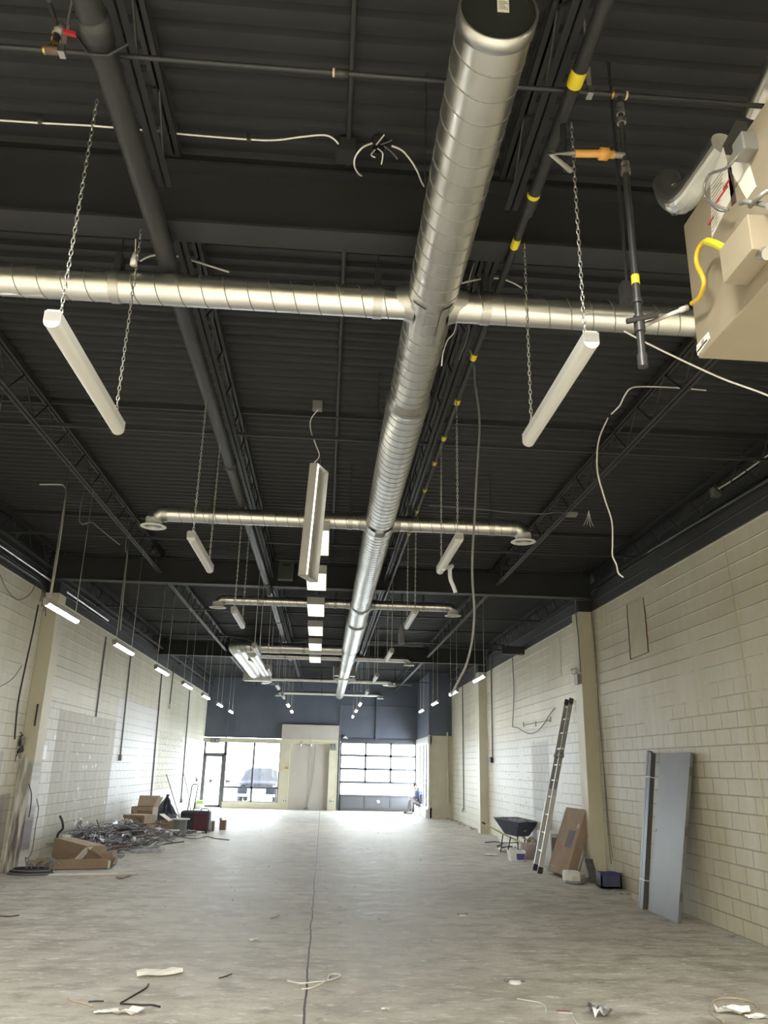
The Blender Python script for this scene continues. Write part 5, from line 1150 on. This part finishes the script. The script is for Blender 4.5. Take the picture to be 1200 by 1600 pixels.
for s in (-1, 1):
    w_ = Vector(pp(-.30, s*.05, .64)); pl_ = w_+Vector((-.06, -s*.012, .012))
    MB().tube([w_, w_.lerp(pl_, .6), pl_], .03, 8, r_list=[.026, .034, .03]).build('hand', M['skin'], ps)
    for k in range(4):
        b0 = pl_+Vector((-.0, s*(.022-.015*k), .0)); l_ = (.052, .06, .056, .044)[k]
        MB().tube([b0, b0+Vector((-l_*.6, -s*.003, .012)), b0+Vector((-l_, -s*.012, -.004))], .0085, 6).build('finger', M['skin'], ps)
    MB().tube([w_+Vector((-.02, -s*.022, .018)), w_+Vector((-.045, -s*.04, .032)), w_+Vector((-.07, -s*.042, .034))], .010, 6).build('thumb', M['skin'], ps)
ph = tag(MB().obox(pp(-.43, -.04, .665), (.09, 0, .03), (0, .08, 0), (0, 0, .008)).build('phone', M['white']), 'pale phone held in both hands by the sitting person', 'phone')
bk = thing('backpack', 'dark blue bag on the window sill behind the sitting person', 'bag', (4.22, 34.3, .36))
skin_obj('bag_body', [(4.10, 34.28, .40), (4.12, 34.28, .60), (4.10, 34.3, .80)], [(0, 1), (1, 2)], [.12, .14, .09], M['jacketd'], bk)
MB().tube(smoothpath([(4.0, 34.25, .85), (3.98, 34.2, .7), (4.02, 34.2, .5)]), .02, 6).build('strap', M['jacketd'], bk)

# ------------------------------------------------------------------ debris along the left wall
# long flattened box, wedge box, disc
fb_ = thing('flat_carton', 'long flattened cardboard carton with turned-up edges near the left column', 'box', F(105, 1360))
A = F(45, 1357); B2 = F(160, 1358)
ex = Vector((1.25, .38, 0)); ey = Vector((-.12, .62, 0))
A = Vector((-4.90, 15.0, .01))
MB().obox(A, ex, ey, (0, 0, .012)).build('base', M['card'], fb_)
MB().obox(A, ex, ey.normalized()*.012, (0, -.01, .16)).build('front_flap', M['card'], fb_)
MB().obox(A+ey, ex*.9, ey.normalized()*.012, (0, .03, .12)).build('back_flap', M['card'], fb_)
MB().obox(A+ex*.97-Vector((0, .004, 0)), ex*.03, ey.normalized()*.012, (0, -.014, .13)).build('white_label', M['paper'], fb_)
MB().obox(A+ex, ex.normalized()*.012, ey, (.05, 0, .13)).build('end_flap', M['brown'], fb_)
wg = thing('open_carton', 'bent open cardboard carton lying on the long flattened carton', 'box', F(115, 1345))
A = Vector((-4.75, 15.75, .03))
MB().prism([A, A+Vector((.0, 0, .42)), A+Vector((.62, -.25, .32)), A+Vector((.95, -.3, .02))], (-.04, .018, 0)).build('side', M['card'], wg)
MB().prism([A+Vector((0, 0, .42)), A+Vector((.62, -.25, .32)), A+Vector((.85, .12, .30)), A+Vector((.15, .42, .40))], (0, 0, .01)).build('top', M['cardl'], wg)
MB().prism([A+Vector((.62, -.25, .32)), A+Vector((.85, .12, .30)), A+Vector((1.0, .1, .0)), A+Vector((.25, -.35, .0))], (.01, -.01, 0)).build('end', M['card'], wg)
MB().prism([A+Vector((.7, -.1, .16)), A+Vector((1.02, .02, .22)), A+Vector((1.05, .02, .0)), A+Vector((.72, -.1, .0))], (.01, .3, 0)).build('flap', M['card'], wg)
MB().obox(A+Vector((.60, -.26, .30)), (.10, .08, .01), (.02, -.01, 0), (-.15, -.08, -.2)).build('tape', M['paper'], wg)
tg = tag(MB().tube(smoothpath([(-4.8, 15.95, .30), (-4.79, 15.95, .5), (-4.72, 15.96, .6), (-4.74, 15.95, .72), (-4.80, 15.95, .82)]), .022, 6).build('black_strap', M['wireb']), 'black strap sticking up behind the bent open carton', 'strap')
dc = thing('cord_pile', 'dark coiled hose and wires at the foot of the left column', 'hose', F(55, 1366))
p = Vector((-4.72, 14.55, 0))
for k in range(4): MB().tube([p+Vector(((.36-.03*k)*cos(a_*pi/8), (.20-.02*k)*sin(a_*pi/8), .02+.022*k)) for a_ in range(17)], .018, 6, cap=False).build('hose', M['wireb'] if k % 2 else M['wireg'], dc)
for k in range(7):
    q = p+Vector((RND.uniform(-.1, .35), RND.uniform(-.1, .15), .05)); MB().tube(smoothpath([q, q+Vector((RND.uniform(-.1, .1), 0, RND.uniform(.1, .22))), q+Vector((RND.uniform(-.2, .2), RND.uniform(-.1, .1), RND.uniform(.0, .1)))]), .012, 5).build('wire', M['grey'], dc)
# scrap heap: wires, strips and crumpled sheet nobody could count
def crumple(m, c, sx, sy, sz, n=5):
    c = Vector((max(c.x, LX+.06+sx*.7), c.y, c.z))
    vs_ = []
    for i in range(n):
        for j in range(n): vs_.append((c.x+(i/(n-1)-.5)*sx+RND.uniform(-.2, .2)*sx/n, c.y+(j/(n-1)-.5)*sy+RND.uniform(-.2, .2)*sy/n, c.z+RND.uniform(0, sz)))
    m.add(vs_, [(i*n+j, i*n+j+1, (i+1)*n+j+1, (i+1)*n+j) for i in range(n-1) for j in range(n-1)])
def heap_pt(spread=1.0):
    t = RND.random(); c = Vector((-4.65, 17.2, 0)).lerp(Vector((-4.35, 21.8, 0)), t)
    rx, ry = RND.gauss(0, .33*spread), RND.gauss(0, .5)
    hgt = max(.03, .55*math.exp(-((rx+.15)**2)/.25)*(1-.35*t))
    return Vector((min(max(c.x+rx, LX+.3), -3.4), c.y+ry, RND.random()*hgt))
M['scrapg'] = mat('scrap_grey', (.27, .27, .27), .6, noise=.3, nscale=10)
for nm, mt, lb, cnt in (('wire_scraps', 'scrapg', 'heap of tangled grey wire scraps along the left wall', 260), ('wire_scraps', 'scrapm', 'shiny wire and conduit scraps tangled in the left wall heap', 190), ('wire_scraps', 'brown', 'brownish wire scraps tangled in the left wall heap', 80)):
    m = MB()
    for k in range(cnt):
        a = heap_pt(1.05); d1 = Vector((RND.gauss(0, .2), RND.gauss(0, .28), RND.uniform(-.04, .10))); d2 = Vector((RND.gauss(0, .2), RND.gauss(0, .25), RND.uniform(-.1, .05)))
        pts = [a, a+d1, a+d1+d2]; pts = [Vector((max(q.x, LX+.09), q.y, max(q.z, .01))) for q in pts]
        m.tube(smoothpath(pts, 4), RND.choice((.007, .01, .014)), 4)
    tag(m.build(nm, M[mt]), lb, 'scraps', kind='stuff')
m = MB()
for k in range(46): c_ = heap_pt(.8); crumple(m, c_, RND.uniform(.12, .34), RND.uniform(.15, .45), RND.uniform(.05, .14), 4)
tag(m.build('sheet_scraps', M['scrapm']), 'crumpled bright sheet scraps spread over the left wall heap', 'scraps', kind='stuff')
m = MB()
for k in range(16): c_ = heap_pt(.9)+Vector((0, 0, .05)); crumple(m, c_, .16, .2, .14, 5)
tag(m.build('plastic_scraps', M['whitepl']), 'crumpled white plastic wrap on the left wall heap', 'plastic', kind='stuff')
m = MB()
for k in range(18):
    a = heap_pt(1.0); a.x = max(a.x, LX+.5); th_ = RND.random()*6.28; m.obox((a.x, a.y, .01+a.z*.5), (cos(th_)*.35, sin(th_)*.35, .02), (-sin(th_)*.12, cos(th_)*.12, 0), (0, 0, .01))
tag(m.build('cardboard_scraps', M['card']), 'torn cardboard scraps strewn in the left wall heap', 'scraps', kind='stuff')
# rods leaning out of the heap
for lb, a_, b_, mt, r in (('pale thin rod leaning on the heap, longer of the crossed pair', F(147, 1337)+Vector((0, 0, .02)), at(117, 1282, x=LX+.1), 'boxm', .016), ('pale thin rod crossing behind its twin over the heap', F(150, 1318)+Vector((0, 0, .1)), at(118, 1282, x=LX+.12), 'scrapm', .014), ('short grey rod standing upright in the heap against the wall', F(148, 1315)+Vector((.22, 0, .02)), at(151, 1281, x=LX+.09), 'boxm', .014)):
    tag(MB().tube([a_, b_], r, 6).build('metal_rod', M[mt]), lb, 'rod')
# bent flashing tray
o = tag(MB().obox(F(203, 1333), (.62, .1, 0), (.02, .22, .02), (0, 0, .05)).build('metal_tray', M['scrapm']), 'shallow metal tray on the floor at the front of the heap', 'tray')
# black offcut
tag(MB().prism([Vector((-4.9, 19.9, 0)), Vector((-4.3, 19.7, 0)), Vector((-4.35, 19.8, .42)), Vector((-4.75, 20.1, .46))], (0, .03, 0)).build('dark_board', M['grey']), 'dark board standing at the back of the heap', 'board')
# cardboard boxes
def open_box(name, label, c, w_, d_, h_, rot, flaps=True, mt='card', mt2='cardl'):
    t = thing(name, label, 'box', c); R_ = Matrix.Rotation(rot, 3, 'Z'); c = Vector(c)
    def OB(a, b, nm, mm): 
        m_ = MB(); m_.box(a, b); m_.v = [R_@v + c for v in m_.v]; return m_.build(nm, M[mm], t)
    e = .012
    OB((-w_/2, -d_/2, 0), (w_/2, -d_/2+e, h_), 'front', mt); OB((-w_/2, d_/2-e, 0), (w_/2, d_/2, h_), 'back', mt)
    OB((-w_/2, -d_/2, 0), (-w_/2+e, d_/2, h_), 'side', mt); OB((w_/2-e, -d_/2, 0), (w_/2, d_/2, h_), 'side', mt2); OB((-w_/2, -d_/2, 0), (w_/2, d_/2, e), 'bottom', mt)
    if flaps:
        def FL(p0, u_, v_, mm):
            m_ = MB(); m_.obox(p0, u_, v_, Vector(u_).cross(Vector(v_)).normalized()*.01); m_.v = [R_@v + c for v in m_.v]; m_.build('flap', M[mm], t)
        FL((w_/2, -d_/2, h_), (0, d_, 0), (.10, 0, .24), mt2); FL((-w_/2, d_/2, h_), (w_, 0, 0), (0, .08, .26), mt2); FL((-w_/2, -d_/2, h_), (w_, 0, 0), (0, -.03, -.10), mt)
    return t, R_, c, OB
pbx = F(237, 1287); 
t, R_, c_, OB = open_box('cardboard_box', 'open cardboard box with raised flaps, highest on the debris pile', (-4.69, 22.85, .31), .57, .48, .36, radians(-6))
m_ = MB(); m_.box((-.23, -.243, .22), (-.13, -.24, .30)); m_.v = [R_@v + c_ for v in m_.v]; m_.build('label', M['paper'], t)
t2_, R_, c_, OB = open_box('cardboard_box', 'closed cardboard box with black logos in front of the open box', (-4.58, 21.75, .06), .62, .50, .46, radians(-22), False)
m_ = MB(); m_.box((-.31, -.25, .46), (.31, .25, .47)); m_.v = [R_@v + c_ for v in m_.v]; m_.build('top', M['cardl'], t2_)
for (a0, b0, a1, b1) in ((.0, .20, .07, .32), (.12, .08, .16, .17), (.16, .28, .25, .40), (.08, .38, .2, .41), (.04, .03, .2, .06)):
    m_ = MB(); m_.box((a0, -.255, b0), (a1, -.25, b1)); m_.v = [R_@v + c_ for v in m_.v]; m_.build('print', M['brown'], t2_)
m_ = MB(); m_.obox((-.31, -.25, .32), (-.12, -.02, .12), (0, .25, 0), (.01, 0, .01)); m_.v = [R_@v + c_ for v in m_.v]; m_.build('flap', M['paper'], t2_)
for k, (x, y, w_, d_, h_, rz, lb) in enumerate(((-4.65, 22.95, .8, .62, .29, 4, 'low cardboard box under the open box with raised flaps'), (-4.12, 23.2, .42, .4, .30, 15, 'small cardboard box before the black bag'), (-3.98, 22.9, .45, .22, .12, 8, 'flat cardboard offcut box beside the cable spool'))):
    open_box('cardboard_box', lb, (x, y, .02), w_, d_, h_, radians(rz), False)
tag(MB().obox((-4.32, 23.0, .46), (.26, -.06, -.16), (.08, .2, 0), (0, 0, .02)).build('white_sheet', M['foam']), 'small white sheet lying on the tipped cardboard box', 'sheet')
# black bin bag
bb = thing('bin_bag', 'black plastic bin bag slumped behind the cardboard boxes', 'bag', (-4.4, 24.2, 0))
m = MB(); prof = [(.42, 0), (.52, .10), (.50, .30), (.38, .52), (.24, .72), (.12, .88), (.05, 1.0), (.06, 1.06), (.0, 1.02)]; n = 18; vs_ = []
for i, (r_, z_) in enumerate(prof):
    for k in range(n):
        a = 2*pi*k/n; rr = r_*(1+.16*sin(5*a+i)+.08*sin(9*a)); vs_.append((-4.42+.05*z_+rr*cos(a)*.78, 24.2+rr*sin(a)*.8, z_*.88))
m.add(vs_, [(i*n+k, i*n+(k+1) % n, (i+1)*n+(k+1) % n, (i+1)*n+k) for i in range(len(prof)-1) for k in range(n)], True); m.build('sack', M['blackbag'], bb)
# white plastic sacks
for k, (x, y, r_, lb) in enumerate(((-4.12, 21.9, .19, 'crumpled white plastic bag left of the cable spool'), (-4.2, 22.4, .15, 'small white plastic bundle behind the crumpled bag'))):
    m = MB(); n = 12; vs_ = []
    for i, (q, z_) in enumerate([(.6, 0), (1, .2), (.9, .6), (.5, .9), (.1, 1.1)]):
        for j in range(n): a = 2*pi*j/n; rr = r_*q*(1+.2*sin(3*a+i)); vs_.append((x+rr*cos(a)*1.5, y+rr*sin(a)*1.2, z_*r_*1.1))
    m.add(vs_, [(i*n+j, i*n+(j+1) % n, (i+1)*n+(j+1) % n, (i+1)*n+j) for i in range(4) for j in range(n)], True); tag(m.build('plastic_bag', M['whitepl']), lb, 'bag')
# cable spool
sp_ = thing('cable_spool', 'grey cable spool standing on end before the suitcase', 'spool', (-3.62, 22.2, 0))
c_ = (-3.62, 22.2, 0)
MB().lathe([(0, 0), (.19, 0), (.17, .06), (.17, .36), (.19, .40)], c_, 'z', 24).build('drum', M['spool'], sp_)
MB().lathe([(0, .40), (.235, .40), (.235, .425), (0, .425)], c_, 'z', 24).build('top_flange', M['white'], sp_)
tag(MB().box((-3.93, 21.7, .16), (-3.55, 21.75, .19)).box((-3.76, 21.7, 0), (-3.72, 21.75, .16)).build('low_stool', M['foam']), 'tiny white T shaped offcut standing before the spool', 'offcut')
# suitcase
su = thing('suitcase', 'dark wheeled suitcase with its pull handle raised', 'suitcase', (-3.45, 23.5, 0))
MB().box((-3.80, 23.2, .05), (-3.02, 23.62, .56)).build('shell', M['charcoal'], su, bevel=.05)
MB().box((-3.45, 23.17, .08), (-3.05, 23.2, .50)).build('front_pocket', M['maroon'], su, bevel=.01)
for z in (.12, .30, .46): MB().tube([(-3.78, 23.19, z), (-3.06, 23.19, z)], .007, 5).build('zip', M['wireb'], su)
MB().tube([(-3.66, 23.45, .55), (-3.60, 23.47, 1.20), (-3.57, 23.47, 1.24), (-3.47, 23.47, 1.24), (-3.44, 23.47, 1.20), (-3.50, 23.45, .55)], .014, 8).build('pull_handle', M['wireb'], su)
MB().tube(smoothpath([(-3.3, 23.4, .56), (-3.25, 23.4, .61), (-3.12, 23.4, .61), (-3.07, 23.4, .56)]), .014, 6).build('carry_handle', M['maroon'], su)
for x in (-3.74, -3.08): MB().lathe([(0, -.02), (.045, -.02), (.045, .02), (0, .02)], (x, 23.24, .045), 'x', 12).build('wheel', M['wireb'], su)
tag(MB().tube([F(284, 1290)+Vector((0, 0, .02)), at(260, 1210, x=LX+.06)], .014, 6).build('wood_stick', M['brown']), 'thin wooden stick leaning on the left wall beside the bin bag', 'stick')
cable('wall_cable', 'dark cable dangling from the wall behind the suitcase handle', [at(287, 1209, x=LX+.06), at(293, 1235, x=-4.9), at(296, 1255, x=-4.6), at(298, 1265, x=-4.5), at(301, 1272, x=-4.45)], .014, 'wireg')
cr_ = thing('crumpled_wrap', 'crumpled clear wrap on the floor right of the cable spool', 'plastic', F(297, 1304))
m = MB(); crumple(m, F(296, 1305)+Vector((0, -.1, .02)), .42, .3, .14, 6); m.build('wrap', M['scrapm'], cr_)
for k, (px, py, w_, h_, lb) in enumerate(((324.5, 1299, .30, .26, 'small brown carton with a pale stripe right of the suitcase'), (347, 1297, .17, .26, 'smaller brown carton standing alone right of the suitcase'))):
    p = F(px, py); o = thing('small_carton', lb, 'box', p); MB().box((p.x-w_/2, p.y, 0), (p.x+w_/2, p.y+.25, h_)).build('carton', M['brown'], o)
    if k == 0: MB().box((p.x+w_*.22, p.y-.003, 0), (p.x+w_*.34, p.y, h_)).build('stripe', M['paper'], o)
    else: MB().obox((p.x-w_/2, p.y, h_), (.05, 0, 0), (0, .2, 0), (-.02, 0, .06)).build('flap', M['card'], o)
tb_ = thing('tool_box', 'small grey box with green top beside the glass door', 'box', (-5.0, 35.4, 0))
MB().box((-5.16, 35.2, 0), (-4.9, 35.7, .20)).build('body', M['foam'], tb_); MB().box((-5.16, 35.2, .20), (-4.9, 35.7, .32)).build('green_top', M['green'], tb_)
cable('floor_cable', 'dark cable snaking on the floor right of the debris heap', [F(205, 1330)+Vector((0, 0, .012)), F(235, 1326)+Vector((0, 0, .012)), F(250, 1321)+Vector((0, 0, .012)), F(270, 1318)+Vector((0, 0, .012)), F(287, 1316)+Vector((0, 0, .012))], .016, 'wireb')
cable('floor_cable', 'grey cable on the floor running right from the spool toward the middle', [F(285, 1309)+Vector((0, 0, .01)), F(305, 1311)+Vector((0, 0, .01)), F(322, 1308)+Vector((0, 0, .01)), F(340, 1311)+Vector((0, 0, .01)), F(358, 1313)+Vector((0, 0, .01))], .012, 'wireg')
cable('floor_cable', 'grey cable looping on the floor in front of the heap', [F(150, 1336)+Vector((0, 0, .01)), F(165, 1341)+Vector((0, 0, .01)), F(180, 1338)+Vector((0, 0, .01)), F(192, 1340)+Vector((0, 0, .01)), F(194, 1336)+Vector((0, 0, .01))], .012, 'wireg')
cable('floor_cable', 'thin wire scribble on the floor right of the flat carton', [F(182, 1371)+Vector((0, 0, .01)), F(192, 1373)+Vector((0, 0, .01)), F(198, 1370)+Vector((0, 0, .01)), F(205, 1369)+Vector((0, 0, .01)), F(190, 1374)+Vector((0, 0, .01)), F(181, 1373)+Vector((0, 0, .01))], .006, 'wireg')
tag(MB().obox(F(147, 1370), (.62, .22, 0), (.02, .06, 0), (0, 0, .02)).build('wood_strip', M['wood']), 'thin wood strip on the floor before the flattened carton', 'strip')
tag(MB().obox(F(60, 1368), (1.2, .22, 0), (0, .06, 0), (0, 0, .02)).build('wood_strip', M['foam']), 'long pale strip on the floor between the hose and the flattened carton', 'strip')

# ------------------------------------------------------------------ scraps on the near floor
def fz(px, py, z=.008): return F(px, py)+Vector((0, 0, z))
def ncable(label, pts, r, m_): return cable('floor_cable', label, [fz(*p) for p in pts], r, m_)
ncable('white cable bent into a loop on the floor over the long joint', [(449, 1534), (470, 1538), (490, 1536), (510, 1534), (530, 1528), (531, 1525), (523, 1523), (514, 1526), (511, 1533), (495, 1542), (482, 1546), (471, 1547)], .006, 'wirew')
ncable('short white cable curving on the floor near the red tag', [(808, 1562), (825, 1565), (842, 1568), (852, 1574), (853, 1581)], .004, 'wirew')
ncable('tan cable loop lying in the lower right corner', [(1130, 1598), (1112, 1585), (1110, 1572), (1118, 1564), (1135, 1561), (1160, 1563), (1180, 1570), (1184, 1577), (1176, 1583), (1160, 1586)], .007, 'wood')
ncable('black wire running down from the crumpled paper at lower left', [(232, 1539), (228, 1545), (212, 1555), (200, 1562), (188, 1569)], .006, 'wireb')
ncable('black beaded wire lying flat at lower left', [(188, 1570), (205, 1571), (222, 1572), (238, 1572), (250, 1575)], .007, 'wireb')
ncable('short black wire on the floor right of the crumpled paper', [(342, 1530), (352, 1527), (362, 1523)], .005, 'wireb')
ncable('dark wire at the left edge of the floor', [(-4, 1432), (15, 1433), (30, 1431)], .006, 'wireb')
ncable('dark wire crossed over the pale stick at lower left', [(138, 1567), (150, 1566), (162, 1566)], .005, 'wireb')
ncable('pale twisted stick at lower left', [(106, 1561), (115, 1566), (130, 1569), (145, 1574)], .008, 'wood')
ncable('white wire end at the bottom edge near the red tag', [(895, 1590), (898, 1596), (903, 1602)], .004, 'wirew')
ncable('thin dark wire crossing the floor before the debris heap', [(423, 1436), (430, 1434), (437, 1431)], .004, 'wireg')
def paper(name, label, px, py, sx, sy, h_, mt='whitepl', rot=0, n=6):
    p = F(px, py); m = MB(); vs_ = []
    for i in range(n):
        for j in range(n):
            a, b = (i/(n-1)-.5)*sx, (j/(n-1)-.5)*sy*(1-.5*abs(i/(n-1)-.5))
            vs_.append((p.x+a*cos(rot)-b*sin(rot), p.y+a*sin(rot)+b*cos(rot), .006+RND.random()*h_))
    m.add(vs_, [(i*n+j, i*n+j+1, (i+1)*n+j+1, (i+1)*n+j) for i in range(n-1) for j in range(n-1)]); return tag(m.build(name, M[mt]), label, 'litter')
paper('crumpled_paper', 'crumpled white paper on the floor at lower left', 248, 1524, .40, .16, .05, 'foam', .35)
paper('crumpled_paper', 'creased white paper at the bottom left with a thin tail', 200, 1586, .22, .12, .05, 'foam', .1)
paper('crumpled_paper', 'pale smear of paper left of the creased paper', 165, 1583, .18, .06, .02, 'foam', .4)
paper('plastic_wrap', 'clear crumpled plastic at the bottom right of the red tag', 935, 1588, .20, .16, .08, 'scrapm', .5)
paper('plastic_wrap', 'white crumpled plastic inside the tan cable loop', 1148, 1586, .28, .14, .07, 'whitepl', 0)
paper('plastic_wrap', 'white plastic tail at the bottom right corner', 1190, 1592, .24, .08, .03, 'whitepl', 0)
paper('plaster_crumb', 'small white plaster crumb in the middle of the floor', 602, 1580, .06, .03, .02, 'foam', 0, 4)
paper('plaster_crumb', 'white plaster crumb at the left end of the cross joint', 396, 1471, .09, .10, .03, 'foam', 0, 4)
for k, (px, py, lb) in enumerate(((723, 1431, 'small white cap on the floor right of the middle'), (805, 1536, 'larger white cap with a dark rim near the bottom of the floor'))):
    p = F(px, py); s_ = .8 if k == 0 else 1.0; o = thing('white_puck', lb, 'cap', p)
    MB().lathe([(0, .02*s_), (.05*s_, .022*s_), (.06*s_, 0)], p, 'z', 16).build('cap', M['white'], o)
    MB().tube([p+Vector((-.09*s_, .02, .015)), p+Vector((.09*s_, .03, .02))], .010*s_, 6).build('rim', M['grey'], o)
tg_ = thing('red_tag', 'small red and white tag lying on the floor at the bottom', 'tag', F(882, 1581))
A = F(873, 1583); MB().obox(A, F(895, 1584)-A, (0, .035, 0), (0, 0, .004)).build('white_part', M['paper'], tg_); MB().obox(A+Vector((0, .035, 0)), F(895, 1584)-A, (0, .03, 0), (0, 0, .004)).build('red_part', M['red'], tg_)
m = MB(); R3 = random.Random(3)
for k in range(170):
    y = 6.9+R3.random()**1.2*26; x = R3.uniform(-4.9, 4.8); s_ = R3.uniform(.004, .012)
    m.obox((x, y, 0), (s_*1.6, s_*.4, 0), (-s_*.5, s_, 0), (0, 0, s_*.5))
tag(m.build('floor_grit', M['greyink']), 'small crumbs of rubble scattered over the concrete floor', 'rubble', kind='stuff')
m = MB()
for k in range(160):
    y = 7.5+R3.random()*26; s = R3.choice((-1, 1)); x = (RX-.05-R3.random()*.25) if s > 0 else (LX+.05+R3.random()*.3); s_ = R3.uniform(.012, .045)
    m.obox((x, y, 0), (s_*1.3, s_*.3, 0), (-s_*.4, s_, 0), (0, 0, s_*.6))
tag(m.build('wall_foot_rubble', M['snow']), 'rubble crumbs lying along the foot of both side walls', 'rubble', kind='stuff')
